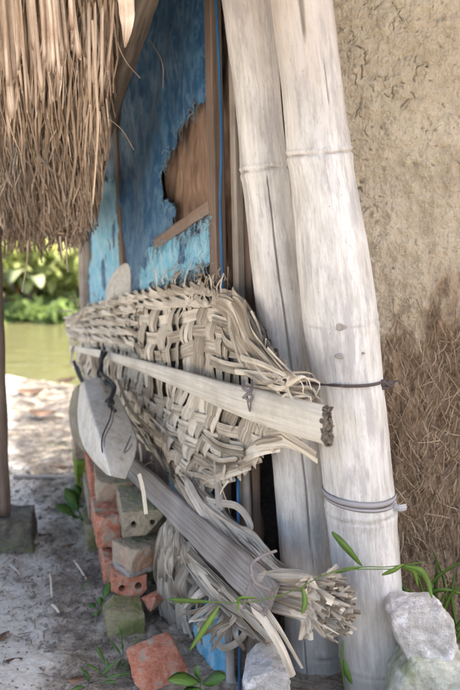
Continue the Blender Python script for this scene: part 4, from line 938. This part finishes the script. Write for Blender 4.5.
# ------------------------------------------------------------------ ROCKS
def outline_rock(name, label, outline, Y, back, mat, seed, voxel=.003, amp=.004, s=(1, 1), cat='rock'):
    c = np.mean(np.array(outline), 0); pts = []
    for a, b in outline:
        pts.append(at(a, b, Y)); q = at(c[0]+(a-c[0])*.93, c[1]+(b-c[1])*.93, Y); pts.append(q+np.array([0, -.022, 0])); q = at(c[0]+(a-c[0])*.85, c[1]+(b-c[1])*.85, Y); pts.append(q+np.array([0, back, 0]))
    V, F = chunk(hull_bm(pts), voxel, amp, 45, 3, seed, .004, 12); return tag(chunk_obj(name, V, F, mat), label, cat)
outline_rock('rock', 'white speckled wedge of broken concrete standing against the thick bamboo pole', [(385, 609), (392, 604), (420, 603), (444, 606), (453, 622), (456, 645), (448, 660), (424, 666), (406, 660), (396, 636), (388, 622)], 1.50, .07, M['rock_white'], 51)
outline_rock('rock', 'smooth pale greenish rock at the bottom right beneath the white wedge', [(388, 695), (398, 672), (412, 656), (440, 658), (470, 668), (500, 700), (490, 760), (390, 740)], 1.475, .14, M['rock_grey'], 52, .004)
outline_rock('rock', 'grey white broken rock at the foot of the slimmer bamboo pole', [(243, 678), (252, 668), (272, 664), (290, 672), (292, 700), (280, 730), (244, 720)], 1.50, .1, M['rock_white'], 53)
outline_rock('rock', 'pink stained chunk of rubble behind the grey white rock', [(252, 672), (256, 656), (266, 642), (278, 652), (286, 672), (270, 690)], 1.58, .08, M['brick_pink'], 54)
# ------------------------------------------------------------------ THATCHED ROOF
rf = thing('thatched_roof', (.6, 2.2, 1.3), 'ragged brown straw thatch hanging from the low eave of the hut', 'roof')
def ydep(py): return 1.62+.0034*max(py, -80)
def curtain(n, ys, lens, px_rng, mat, name, rad, layer, dirt=(0, .14), lean=.09, kind='stuff', lim=None, tone=(0, 1)):
    mb = MB()
    for i in range(n):
        px = random.uniform(*px_rng); py = random.uniform(*ys); L = random.uniform(*lens); 
        if lim: 
            xr = np.interp(py+L, [0, 60, 110, 190, 235, 252], [116, 114, 109, 99, 93, 84])
            if px+random.uniform(-4, 3) > xr: px = xr-abs(random.gauss(0, 7))
        px1 = px+random.gauss(2, 7)+(random.gauss(-4, 16) if random.random() < .08 else 0)
        if lim: px1 = min(px1, np.interp(py+L, [0, 60, 110, 190, 235, 252], [119, 117, 112, 102, 95, 86])+random.gauss(0, 2))
        low = np.interp(px1, [-60, 0, 40, 70, 95, 115], [240, 247, 250, 247, 232, 130]); y1 = min(py+L, low-abs(random.gauss(0, 20))+6 if random.random() < .9 else low+random.uniform(0, 16))
        Y0 = ydep(py)+layer+random.uniform(0, .05); Y1 = ydep(y1)+layer+random.uniform(-.02, .05)
        a = at(px, py, Y0); b = at(px1, y1, Y1); ll = np.linalg.norm(b-a); m_ = (a+b)/2+np.array([random.gauss(0, .03*ll), random.gauss(0, .03*ll), 0])
        r_ = random.uniform(*rad)*1.15; mb.tube(spline([a, m_, b], 5), [r_, r_, r_, r_*.95, r_*.7], 5, random.uniform(*tone)**1.2, flat=random.choice((.35, .5, .8)))
    o = mb.build(name, M[mat], rf); tag(o, kind=kind); return o
curtain(1500, (-60, 200), (60, 140), (-90, 118), 'straw', 'straw_layer', (.002, .005), .10, lim=True, tone=(0, .22))  # back layer, coloured dark to paint shade between the straws
curtain(520, (-50, 120), (60, 120), (-90, 116), 'straw', 'straw_layer', (.003, .0062), .02, lim=True, tone=(.3, 1))
curtain(2600, (-40, 232), (30, 90), (-90, 116), 'straw', 'straw_layer', (.0010, .0036), .03, lim=True, tone=(.0, .9))
curtain(420, (40, 225), (20, 60), (-90, 112), 'reed', 'straw_layer', (.001, .003), -.005, lim=True, tone=(.2, 1))
curtain(800, (120, 236), (24, 66), (-90, 104), 'straw', 'straw_layer', (.0008, .0026), -.01, lim=True, tone=(.3, 1))
curtain(170, (140, 215), (14, 45), (-90, 26), 'straw_grey', 'grey_straw_layer', (.0008, .0024), -.03, lim=True)
curtain(90, (130, 175), (10, 34), (-60, 60), 'straw_grey', 'grey_straw_layer', (.0008, .0018), -.03, lim=True)
reeds = [(-10, 52), (10, 48), (20, 56), (34, 50), (44, 44), (58, 46), (2, 44), (72, 30), (-6, 60), (4, 70), (16, 78), (24, 62), (38, 79), (49, 71), (54, 68), (63, 60), (79, 58), (12, 118), (30, 96), (27, 110), (22, 90), (42, 92), (60, 80), (70, 66), (33, 74), (8, 86), (45, 62), (0, 90), (72, 44), (88, 60), (95, 84), (102, 98), (85, 40), (67, 52), (58, 86), (-14, 74), (-22, 88), (-30, 60), (52, 96), (36, 112), (18, 70), (108, 70), (90, 104), (99, 60)]
for i, (px1, y1) in enumerate(reeds):
    r_ = random.uniform(.0038, .0070) if i < 18 else random.uniform(.0024, .0042); big = i < 18
    px0 = px1-random.uniform(6, 20)*(1 if y1 > 50 else .5); Yt = 1.50+random.uniform(-.02, .05)
    if px1 > 84: px0 = px1-random.uniform(-6, 6); Yt = 1.6
    a, b = at(px0, -70, Yt), at(px1, y1, Yt+.07+.0006*y1); m_ = (a+b)/2+np.array([random.gauss(0, .004), 0, 0])
    mb = MB(); P_ = spline([a, m_, b], 12); rr_ = np.full(12, r_); rr_[-1] = r_*.75
    mb.tube(P_, rr_, 9, np.concatenate([np.full(9*11, random.uniform(.5, 1.) if big else random.uniform(.2, .7)), np.full(9, .1)]), flat=.8)
    T = nrm(P_[-1]-P_[-2])
    for q in range(4):                                       # splintered cut end
        a2 = random.uniform(0, 6.28); o2 = np.array([math.cos(a2), math.sin(a2)*.6, 0])*r_*.6; mb.tube([b+o2-T*.004, b+o2*1.1+T*random.uniform(.004, .014)], [r_*.3, r_*.1], 4, random.uniform(.2, .8))
    mb.build('reed', M['reed'], rf, smooth=True)
for (pts) in [[(92, 20, 1.62), (97, 100, 1.66), (98, 130, 1.68), (93, 204, 1.74)], [(28, 240, 2.30), (27, 262, 2.28), (22, 292, 2.26)], [(66, 236, 2.32), (67, 262, 2.32), (68, 272, 2.32)], [(60, 236, 2.3), (62, 256, 2.3)]]:
    mb = MB(); mb.tube(spline([at(*q) for q in pts], 16), np.linspace(.0032, .0016, 16), 6, .8); mb.build('long_straw', M['straw'], rf, smooth=True)
# eave log
e0_, e1_ = at(152, -60, 1.62), at(62, 228, 2.85); lp = None
P_ = spline([e0_, (e0_+e1_)/2+np.array([.006, 0, .008]), e1_], 90); rr_ = .049+.0015*fbm(P_, 7, 2, 6)
mb = MB(); mb.tube(P_, rr_, 28, .5); 
Vn = mb.V[0]; cen = np.repeat(P_, 28, 0); dn = Vn-cen; dn /= np.linalg.norm(dn, axis=1)[:, None]; mb.V[0] = Vn+dn*(.0016*fbm(Vn*np.array([1, .3, .3]), 60, 4, 8))[:, None]
mb.build('eave_log', M['log'], rf, smooth=True)
mb = MB(); s0 = [at(119, -130, 1.52), at(122, -60, 1.55), at(126, 0, 1.585), at(127, 25, 1.60), at(125, 47, 1.62)]; mb.ribbon(spline(s0, 14), np.array([.034]*6+[.032, .030, .030, .027, .022, .017, .011, .004]), (-.1, -1, .1), .25, .004, np.repeat(np.array([.95]*10+[.7, .5, .3, .2]), 4)); mb.build('split_stake', M['reed'], rf, smooth=False)
for pts in [[(112, 30, 1.7), (125, 60, 1.68), (140, 78, 1.72)], [(150, 40, 2.0), (162, 62, 1.98), (163, 88, 2.0)], [(108, 118, 1.95), (122, 130, 1.97), (134, 150, 2.0)]]:
    mb = MB(); mb.tube(spline([at(*q) for q in pts], 12), .0010, 4, .4); mb.build('long_straw', M['straw'], rf)
# main slope of the roof (unseen, above the picture), overhang lengthened to shade the tarpaulin
def slab(pts, thick, name, seed):
    a, b, c, d = [np.array(q, float) for q in pts]; n = 40
    s, t = np.meshgrid(np.linspace(0, 1, n), np.linspace(0, 1, n), indexing='ij')
    G = a*(1-s)[..., None]*(1-t)[..., None]+b*s[..., None]*(1-t)[..., None]+c*s[..., None]*t[..., None]+d*(1-s)[..., None]*t[..., None]
    G[..., 2] += .02*fbm(G.reshape(-1, 3), 6, 3, seed).reshape(n, n); G[..., 0] += .02*fbm(G.reshape(-1, 3)+9, 8, 3, seed).reshape(n, n)
    mb = MB(); mb.grid(G, thick=thick, thick_n=(0, 0, 1)); return mb.build(name, M['straw'], rf, smooth=True)
slab([(-.95, .88, 1.36), (-1.35, 3.25, 1.28), (1.3, 3.45, 2.75), (1.3, 1.30, 2.75)], .12, 'thatch_slope', 4)
slab([(1.3, 1.35, 2.75), (1.3, 3.45, 2.75), (3.6, 3.45, 1.5), (3.6, 1.35, 1.5)], .12, 'thatch_slope', 5)
# ------------------------------------------------------------------ FENCE POST AND BLOCK AT THE LEFT
bm = box_bm(at(4, 541, 2.36)+np.array([-.05, .06, 0]), (.125, .02, 0), (-.01, .07, 0), (0, .0, .058)); V, F = chunk(bm, .0035, .005, 35, 3, 61, .006, 9); V[:, 2] -= V[:, 2].min()+.01
blk = tag(chunk_obj('concrete_block', V, F, M['block']), 'dark mossy stained block carrying the thin post at the left edge', 'block')
btop = V[:, 2].max()
mb = MB(); b0 = at(5, 520, 2.40); b0[2] = btop-.006; t0 = at(-3, 300, 2.40); P_ = spline([b0, t0, t0+(t0-b0)*.8], 40)
mb.tube(P_, .0185+.0015*np.sin(np.arange(40)*.9), 12, .35); tag(mb.build('wooden_post', M['wood_brown'], smooth=True), 'thin round brown post standing on the dark block at the left edge', 'post')
# ------------------------------------------------------------------ PLANTS IN FRONT
def blade(mb, pts, w, nor=(0, -1, .2), tone=.6, n=18, bow=-.25):
    P_ = spline([at(*q) for q in pts], n); t = np.linspace(0, 1, n); wid = w*np.sin(np.pi*np.clip(t*.93+.05, 0, 1))**.7; mb.ribbon(P_, wid+.0004, nor, bow, .0004, tone)
def grass_runner(label, stem, leaves):
    r_ = thing('grass_runner', at(*stem[0]), label, 'grass', 'green grass runners across the poles')
    mb = MB(); mb.tube(spline([at(*q) for q in stem], 30), .0011, 6, .5); mb.build('stem', M['grass'], r_, smooth=True)
    for pts, w in leaves:
        mb = MB(); blade(mb, pts, w, tone=random.uniform(.4, .9)); mb.build('leaf', M['grass'], r_, smooth=True)
grass_runner('long thin green grass runner crossing below the plank with one drooping blade', [(172, 603, 1.40), (210, 602, 1.37), (250, 602, 1.35), (290, 592, 1.34), (322, 576, 1.34), (345, 570, 1.35), (400, 569, 1.36)],
  [([(168, 599, 1.40), (190, 601, 1.38), (212, 602, 1.37)], .009), ([(219, 606, 1.36), (206, 626, 1.34), (190, 650, 1.33)], .012), ([(238, 604, 1.355), (240, 598, 1.35), (258, 598, 1.35)], .006), ([(303, 588, 1.34), (305, 602, 1.33), (302, 614, 1.325)], .010), ([(240, 598, 1.355), (238, 606, 1.35), (236, 613, 1.35)], .004)])
grass_runner('green grass runner with pointed leaves lying over the thick bamboo pole', [(335, 573, 1.42), (362, 567, 1.42), (385, 567, 1.43), (403, 565, 1.44), (425, 562, 1.46)],
  [([(332, 532, 1.43), (345, 546, 1.41), (362, 566, 1.42)], .013), ([(336, 573, 1.42), (348, 569, 1.41), (362, 567, 1.42)], .007), ([(382, 575, 1.42), (394, 570, 1.42), (404, 564, 1.44)], .009), ([(404, 566, 1.44), (420, 570, 1.43), (428, 582, 1.43), (432, 598, 1.42)], .013), ([(404, 567, 1.44), (414, 572, 1.44), (418, 586, 1.44)], .008)])
cl = thing('grass_clump', at(430, 620, 1.66), 'green grass clump growing at the foot of the mud wall on the right', 'grass')
for (pts, w) in [([(455, 640, 1.68), (430, 585, 1.62), (400, 566, 1.56)], .006), ([(440, 640, 1.70), (436, 600, 1.68), (437, 562, 1.66)], .010), ([(430, 640, 1.7), (425, 600, 1.66), (412, 560, 1.62)], .006), ([(420, 602, 1.64), (440, 590, 1.62), (470, 596, 1.62)], .009), ([(430, 628, 1.66), (420, 600, 1.6), (405, 588, 1.56)], .008), ([(440, 640, 1.66), (448, 600, 1.62), (466, 582, 1.6)], .009), ([(445, 650, 1.62), (462, 620, 1.6), (480, 616, 1.6)], .008),
                 ([(425, 610, 1.68), (437, 612, 1.62), (452, 622, 1.6)], .008), ([(450, 660, 1.6), (458, 636, 1.57), (468, 622, 1.56)], .010), ([(418, 600, 1.68), (440, 575, 1.66), (465, 560, 1.64)], .007), ([(446, 606, 1.7), (444, 580, 1.69), (432, 548, 1.68)], .006), ([(460, 640, 1.66), (452, 600, 1.66), (455, 570, 1.66)], .008), ([(448, 664, 1.56), (462, 655, 1.55), (476, 656, 1.55)], .010), ([(410, 600, 1.7), (402, 585, 1.7), (396, 570, 1.7)], .007), ([(455, 655, 1.6), (440, 610, 1.6), (448, 590, 1.58)], .007)]:
    mb = MB(); blade(mb, pts, w, tone=random.uniform(.1, .8)); mb.build('leaf', M['grass'], cl, smooth=True)
mb = MB(); blade(mb, [(344, 660, 1.50), (347, 672, 1.49), (352, 684, 1.49)], .012, tone=.5); blade(mb, [(343, 640, 1.53), (342, 660, 1.51), (345, 690, 1.5)], .005, tone=.4); tag(mb.build('grass_tuft', M['grass'], smooth=True), 'short green grass blade growing between the two pole feet', 'grass')
def broad(mb, base, tip, w, nor, tone, cup=.3, n=12):
    b, t_ = at(*base), at(*tip); P_ = spline([b, (b+t_)/2+np.asarray(nor)*.008, t_], n); t = np.linspace(0, 1, n); mb.ribbon(P_, w*np.sin(np.pi*np.clip(t, .01, .985))**.75, nor, -cup, .0004, tone)
sd = thing('seedling', at(200, 700, 1.50), 'broad leaved green seedling in front of the tarpaulin at the bottom', 'plant')
mb = MB(); mb.tube(spline([at(203, 720, 1.52), at(201, 695, 1.51), at(200, 680, 1.5)], 8), .0013, 6, .5); mb.build('stem', M['seed'], sd)
for ba, ti, w, no, to in [((200, 682, 1.5), (168, 680, 1.46), .034, (0, -.45, .9), .7), ((201, 681, 1.5), (197, 665, 1.5), .014, (-.5, -.8, .2), .9), ((203, 684, 1.5), (226, 676, 1.48), .032, (.1, -.5, .85), .6), ((200, 688, 1.49), (182, 700, 1.44), .03, (0, -.5, .85), .5)]:
    mb = MB(); broad(mb, ba, ti, w, no, to); mb.build('leaf', M['seed'], sd, smooth=True)
def weed(label, px, py, Y, n, size, lenf=1.):
    b = at(px, py, Y); b[2] = max(b[2], 0); r_ = thing('weed', b, label, 'plant', 'small weeds on the soil')
    for i in range(n):
        a = random.uniform(0, 6.28); d = np.array([math.cos(a), math.sin(a), random.uniform(.5, 1.4)]); L = size*random.uniform(.7, 1.3); m_ = b+d*L*.5; t_ = b+d*L+np.array([0, 0, -.25*L]); P_ = spline([b, m_, t_], 10); t = np.linspace(0, 1, 10)
        mb = MB(); mb.ribbon(P_, lenf*L*.5*np.clip(np.sin(np.pi*np.clip((t-.35)/.65, 0, 1)), .06, 1), (0, -.3, .9), -.2, .0004, random.uniform(.3, .9)); mb.build('leaf', M['seed'], r_, smooth=True)
weed('small leafy weed growing against the orange bricks', 84, 522, 2.50, 9, .075); weed('leafy weed lower down the footing by the grey soil', 82, 508, 2.6, 7, .06); weed('tiny two leaved weed beside the mossy half brick', 100, 612, 1.95, 5, .05)
weed('thin grassy weed at the bottom by the broken orange brick', 112, 690, 1.68, 9, .06, .25); weed('grassy weed sprouting between dry leaves near the bottom edge', 94, 692, 1.66, 8, .05, .3); weed('pale grassy tuft just below the mossy half brick', 124, 664, 1.74, 7, .05, .2); weed('single sprout on the bare soil in the middle of the path', 76, 596, 2.04, 3, .04, .3)
# ------------------------------------------------------------------ LITTER ON THE GROUND
def dry_leaf(label, px, py, size, rot, tone, Yz=.012, curl=.4):
    b = atz(px, py, Yz); a = R(rot); d = np.array([math.cos(a), math.sin(a), 0]); n = 14; t = np.linspace(-1, 1, n)
    P_ = b+d*(t*size/2)[:, None]+np.array([0, 0, 1])*(curl*size*.25*t*t)[:, None]; mb = MB(); mb.ribbon(P_, size*.5*np.cos(t*1.5)**.8+.001, (0, -.2, 1), -.5, .0006, tone); tag(mb.build('dry_leaf', M['litter'], smooth=True), label, 'leaf', 'dry leaves on the soil')
dry_leaf('curled brown leaf on the path near the orange bricks', 75, 546, .055, 20, .5); dry_leaf('reddish brown leaf at the left edge of the path', 2, 637, .05, 60, .2); dry_leaf('pinkish tan curled leaf at the very bottom beside the weeds', 81, 681, .06, 10, .9); dry_leaf('dark shrivelled leaf on the path beside the block', 45, 536, .045, 0, .0); dry_leaf('dark shrivelled leaf on the pale soil at the lower left', 14, 661, .04, 15, .0)
dry_leaf('brown leaf on the sunlit sand near the pond', 30, 392, .16, 5, .3, 0.02); dry_leaf('dark brown leaf on the sand by the far bricks', 59, 468, .08, 0, .2); dry_leaf('russet leaf beside the far end of the mat', 66, 380, .12, 30, .4, .05); dry_leaf('grey brown leaf on the sand in front of the pond', 42, 413, .14, 170, .5, .02)
def stick(label, a, b, r, mat='twig', z=.008):
    mb = MB(); p, q = atz(*a, z), atz(*b, z); mb.tube(spline([p, (p+q)/2+np.array([0, 0, .004]), q], 10), r, 6, .8); tag(mb.build('stick', M[mat], smooth=True), label, 'stick', 'bits of straw and stick on the soil')
stick('pale upright straw bit in the middle of the path', (50, 571), (52, 598), .0035); stick('thin pale stick pointing at the orange bricks', (74, 561), (86, 579), .003); stick('short pale chip of straw below the upright one', (52, 605), (59, 613), .004); stick('thin pale twig by the dark block', (10, 565), (20, 575), .002); stick('long bleached stick lying across the path far back', (14, 477), (74, 479), .010, 'wood_grey'); stick('grey twig on the sand near the pond', (38, 418), (56, 416), .008, 'wood_grey')
mb = MB()
for i in range(2700):
    d = abs(random.gauss(0, .26)); yy = random.uniform(1.55, 3.2); xx = -.285-.25*(yy-1.84)-d-.01; s_ = random.uniform(.0012, .006)*(1 if random.random() < .94 else 2.2); c = np.array([xx, yy, .010+s_*.3]); 
    if random.random() < .25:
        a = random.uniform(0, 6.28); L = random.uniform(.008, .04); dv = np.array([math.cos(a), math.sin(a), random.uniform(-.1, .2)]); mb.tube([c, c+dv*L], random.uniform(.0006, .0014), 4, random.random()); continue
    V = nrm(RNG.normal(size=3))[None]*0+RNG.normal(size=(7, 3)); V /= np.linalg.norm(V, axis=1)[:, None]; V[:, 2] *= .7; V = c+V*s_*RNG.uniform(.7, 1.2, (7, 1))
    bm = hull_bm(V); bm.verts.ensure_lookup_table(); bm.verts.index_update(); vv = [np.array(v.co) for v in bm.verts]; ff = [tuple(v.index for v in f.verts) for f in bm.faces]; bm.free(); mb.add(vv, ff, random.random())
tag(mb.build('soil_debris', M['clod']), 'crumbs of soil and bits of chaff along the foot of the bricks', 'debris', kind='stuff')
# ------------------------------------------------------------------ BACKGROUND BEYOND THE POND
def tz(x, y): return float(terrain(np.array([x]), np.array([y]))[0])
def leafcloud(mb, cen, rad, n, size, seed):
    rg = np.random.default_rng(seed)
    nc = max(5, n//110); cl_ = rg.normal(size=(nc, 3)); cl_ /= np.linalg.norm(cl_, axis=1)[:, None]; cl_ *= rg.uniform(.35, 1., (nc, 1)); cl_ = np.array(cen)+cl_*np.array(rad); ct = rg.uniform(.1, 1, nc)
    for i in range(n):
        k = rg.integers(nc); p = cl_[k]+rg.normal(size=3)*np.array(rad)*.22; d = nrm(rg.normal(size=3)+np.array([0, 0, -.3])); s_ = size*rg.uniform(.6, 1.4); sd_ = nrm(np.cross(d, rg.normal(size=3)))
        nn = np.cross(d, sd_)*s_*.12
        mb.add([p-d*s_*.5, p+sd_*s_*.24+nn, p+d*s_*.5, p-sd_*s_*.24+nn], [(0, 1, 2), (0, 2, 3)], np.clip(ct[k]+rg.uniform(-.25, .25), 0, 1))
def bush(label, x, y, rad, n, size, mat, seed, name='bush', stems=5):
    zb = tz(x, y); r_ = thing(name, (x, y, zb), label, 'bush', 'bushes beyond the pond')
    mb = MB(); leafcloud(mb, (x, y, zb+rad[2]*.9), rad, n, size, seed); mb.build('foliage', M[mat], r_)
    mb = MB()
    for i in range(stems): mb.tube(spline([(x+random.gauss(0, .1), y, zb-.05), (x+random.gauss(0, rad[0]*.3), y+random.gauss(0, .2), zb+rad[2]*.6), (x+random.gauss(0, rad[0]*.5), y, zb+rad[2]*1.5)], 8), np.linspace(.03, .008, 8), 5, .5)
    mb.build('stems', M['trunk'], r_)
def bigleaf(mb, b, d, L, w, droop, tone, n=14):
    t = np.linspace(0, 1, n); P_ = np.array(b)+np.array(d)*(t*L)[:, None]+np.array([0, 0, -1])*(droop*L*t**2)[:, None]; mb.ribbon(P_, w*np.sin(np.pi*np.clip(t*.95+.03, 0, 1))**.6, (0, 0, 1), -.35, .001, tone)
def banana(label, x, y, h, n, L, seed, mat='lf_pale', dry=False):
    rnd = random.Random(seed); zb = tz(x, y); r_ = thing('banana_plant', (x, y, zb), label, 'banana plant', 'banana plants beyond the pond')
    mb = MB(); mb.tube(spline([(x, y, zb-.05), (x+.04, y, zb+h*.5), (x, y, zb+h)], 10), np.linspace(.09, .05, 10), 10, .7); mb.build('trunk', M['trunk'], r_)
    for i in range(n):
        a = i*2.4+rnd.random(); up_ = rnd.uniform(.5, 1.5); d = nrm(np.array([math.cos(a), math.sin(a), up_])); mb = MB(); bigleaf(mb, (x, y, zb+h*.95), d, L*rnd.uniform(.7, 1.1), L*.26, rnd.uniform(.3, .9), rnd.random()); mb.build('leaf', M[mat], r_, smooth=True)
    if dry:
        mb = MB(); bigleaf(mb, (x, y-.1, zb+h+.1), nrm(np.array([-.3, -.4, -.5])), L*.45, L*.10, .5, .7); lf = mb.build('leaf', M['lf_dry'], r_, smooth=True); tag(lf, 'withered orange leaf')
def palm(label, x, y, h, n, L, seed, mat='lf_mid'):
    rnd = random.Random(seed); zb = tz(x, y); r_ = thing('palm_tree', (x, y, zb), label, 'palm tree')
    mb = MB(); mb.tube(spline([(x, y, zb-.1), (x+.1, y, zb+h*.5), (x, y, zb+h)], 12), np.linspace(.14, .09, 12), 10, .5); mb.build('trunk', M['trunk'], r_)
    for i in range(n):
        a = i*2.4+rnd.random(); d = nrm(np.array([math.cos(a), math.sin(a), rnd.uniform(.1, 1.3)])); t = np.linspace(0, 1, 22); P_ = np.array([x, y, zb+h])+d*(t*L)[:, None]+np.array([0, 0, -1])*(rnd.uniform(.4, .8)*L*t**2)[:, None]
        mb = MB(); mb.tube(P_, np.linspace(.018, .004, 22), 4, .8); T = np.gradient(P_, axis=0)
        for k in range(3, 22):
            tt = nrm(T[k]); sd_ = nrm(np.cross(tt, (0, 0, 1)))
            for sg in (-1, 1): mb.ribbon([P_[k], P_[k]+(sd_*sg*.8+tt*.5)*L*.12, P_[k]+(sd_*sg*.8+tt*.7+np.array([0, 0, -.7]))*L*.22], [.03*L, .035*L, .004], (0, 0, 1), -.2, .0008, rnd.random())
        mb.build('frond', M[mat], r_)
def tree(label, x, y, h, rad, n, size, mat, seed):
    zb = tz(x, y); r_ = thing('leafy_tree', (x, y, zb), label, 'tree', 'trees beyond the pond')
    mb = MB(); mb.tube(spline([(x, y, zb-.1), (x+.15, y, zb+h*.35), (x, y+.1, zb+h*.7)], 12), np.linspace(.16, .06, 12), 9, .5)
    for i in range(6):
        a = i*1.05; mb.tube(spline([(x, y, zb+h*.35+i*.1), (x+math.cos(a)*rad[0]*.4, y+math.sin(a)*rad[1]*.4, zb+h*.6), (x+math.cos(a)*rad[0]*.8, y+math.sin(a)*rad[1]*.8, zb+h*.8)], 8), np.linspace(.06, .015, 8), 6, .5)
    mb.build('trunk', M['trunk'], r_); mb = MB(); leafcloud(mb, (x, y, zb+h*.72), rad, n, size, seed); mb.build('crown', M[mat], r_)
bush('low mid green bush at the waterline, leftmost', -2.5, 9.15, (.55, .4, .26), 1100, .15, 'lf_mid', 1)
bush('small mid green bush at the waterline beside the leftmost one', -1.95, 9.2, (.45, .4, .2), 900, .15, 'lf_mid', 2)
bush('yellow green bush right at the water below the pale wall', -1.35, 9.15, (.5, .4, .30), 1100, .16, 'lf_yel', 3)
bush('yellow green bush partly behind the wooden corner post', -.55, 9.2, (.55, .4, .45), 1000, .11, 'lf_yel', 4)
bush('broad yellow green bush filling the bank behind the waterline bushes', -1.45, 9.75, (.75, .3, .33), 1500, .20, 'lf_yel', 5)
bush('bright yellow green bush between the banana plants', -2.55, 9.75, (.75, .3, .36), 1500, .20, 'lf_yel', 6)
bush('mid green bush at the far left bank', -3.6, 9.4, (.8, .5, .6), 1200, .13, 'lf_mid', 7)
bush('green bush on the bank right of the corner post', .9, 9.4, (.8, .5, .6), 1000, .13, 'lf_mid', 8)
bush('large green bush on the bank well to the right', 2.6, 9.6, (1., .6, .8), 1000, .15, 'lf_mid', 9)
banana('banana plant with a withered orange leaf at the left', -2.45, 9.7, .22, 11, .8, 11, dry=True)
banana('tall pale banana plant in the middle of the bank', -1.85, 9.9, .28, 12, .9, 12)
banana('banana plant nearest the pale blue house wall', -1.25, 9.8, .2, 11, .8, 13, 'lf_yel')
banana('banana plant at the far left of the bank', -3.5, 11.6, 1.2, 9, 1.3, 14)
banana('banana plant behind the corner post', -.5, 10.6, .4, 9, 1.1, 15)
tree('unseen open leafy tree behind the hut, added to dapple the sand', 1.9, 4.5, 4.6, (1.7, 1.9, .9), 5200, .11, 'lf_mid', 26)  # unseen tree, added to cast dappled shade on the sand
palm('palm tree with arching fronds above the banana plants', -2.1, 13.2, 1.5, 14, 1.9, 16, 'lf_yel')
palm('small palm tree beyond the far left bank', -4.4, 13.0, 1.8, 13, 2.0, 17)
tree('broad green tree far behind at the left', -4.6, 16.5, 4.2, (1.9, 1.3, 1.5), 1300, .26, 'lf_yel', 21)
tree('tall green tree behind the palm', -2.5, 18.5, 4.0, (1.5, 1.2, 1.2), 1000, .26, 'lf_yel', 22)
tree('dark green tree behind the pale blue house', .4, 19., 4.6, (2.0, 1.3, 1.6), 2200, .26, 'lf_mid', 23)
tree('large dark tree far to the right', 4., 17., 5., (2.4, 1.6, 1.8), 2000, .28, 'lf_mid', 24)
tree('large green tree far to the left', -9., 17., 5., (2.6, 1.6, 1.9), 2000, .28, 'lf_mid', 25)
hs = thing('distant_house', (-3.0, 16.2, tz(-2.3, 15.2)), 'pale blue house wall showing between the plants beyond the pond', 'house'); zb = tz(-2.3, 15.2)
mb = MB(); mb.box((-3.0, 16.2, zb+1.0), (.85, 0, 0), (0, 1.0, 0), (0, 0, 1.1)); mb.build('walls', M['housewall'], hs)
mb = MB(); mb.box((-3.0, 15.6, zb+2.45), (1.05, 0, 0), (0, .85, -.32), (0, .02, .04)); mb.box((-3.0, 17.0, zb+2.45), (1.05, 0, 0), (0, .75, .32), (0, -.02, .04)); mb.build('roof', M['houseroof'], hs)
mb = MB(); mb.box((-2.6, 15.19, zb+1.1), (.35, 0, 0), (0, .02, 0), (0, 0, .4)); mb.build('window', M['glass'], hs)
mb = MB(); rg = np.random.default_rng(5)
for i in range(60): leafcloud(mb, (-32+i*1.1, 34+4*math.sin(i), tz(0, 30)+1.6+math.sin(i*1.7)*.5), (1.6, 1.5, 1.7), 110, .6, 300+i)
tag(mb.build('far_wood', M['lf_mid']), 'far line of green trees closing the view beyond the pond', 'trees', kind='stuff')
# ------------------------------------------------------------------ LIGHT, CAMERA
EL, AZ = 50., (.97, .24)
sun = bpy.data.lights.new('sun', 'SUN'); sun.energy = 3.2; sun.angle = R(.5); sun.color = (1, .94, .84)
so = bpy.data.objects.new('sun', sun); COL.objects.link(so)
sdv = Vector((AZ[0]*math.cos(R(EL)), AZ[1]*math.cos(R(EL)), math.sin(R(EL)))); so.rotation_euler = sdv.to_track_quat('Z', 'Y').to_euler(); so.location = (4, 4, 8)
w = bpy.data.worlds.new('World'); scn.world = w; w.use_nodes = True; nt = w.node_tree; bg = nt.nodes['Background']
sky = nt.nodes.new('ShaderNodeTexSky'); sky.sky_type = 'NISHITA'; sky.sun_disc = False; sky.sun_elevation = R(EL); sky.sun_rotation = math.atan2(AZ[0], AZ[1])
sky.air_density = 1.0; sky.dust_density = 6.0; sky.ozone_density = .3
nt.links.new(sky.outputs[0], bg.inputs[0]); bg.inputs[1].default_value = .15
cam = bpy.data.cameras.new('camera'); co = bpy.data.objects.new('camera', cam); COL.objects.link(co); co.location = (0, 0, H); co.rotation_euler = (R(90)-PITCH, 0, 0)
cam.sensor_fit = 'VERTICAL'; cam.sensor_height = 24; cam.sensor_width = 16; cam.lens = 24*FPX/690; cam.clip_start = .02; cam.clip_end = 500
cam.dof.use_dof = True; cam.dof.focus_distance = 1.69; cam.dof.aperture_fstop = 2.2
scn.camera = co
scn.view_settings.view_transform = 'Standard'; scn.view_settings.look = 'None'; scn.view_settings.gamma = 1; scn.view_settings.use_curve_mapping = False
scn.view_settings.exposure = 2.03
scn.render.engine = 'CYCLES'
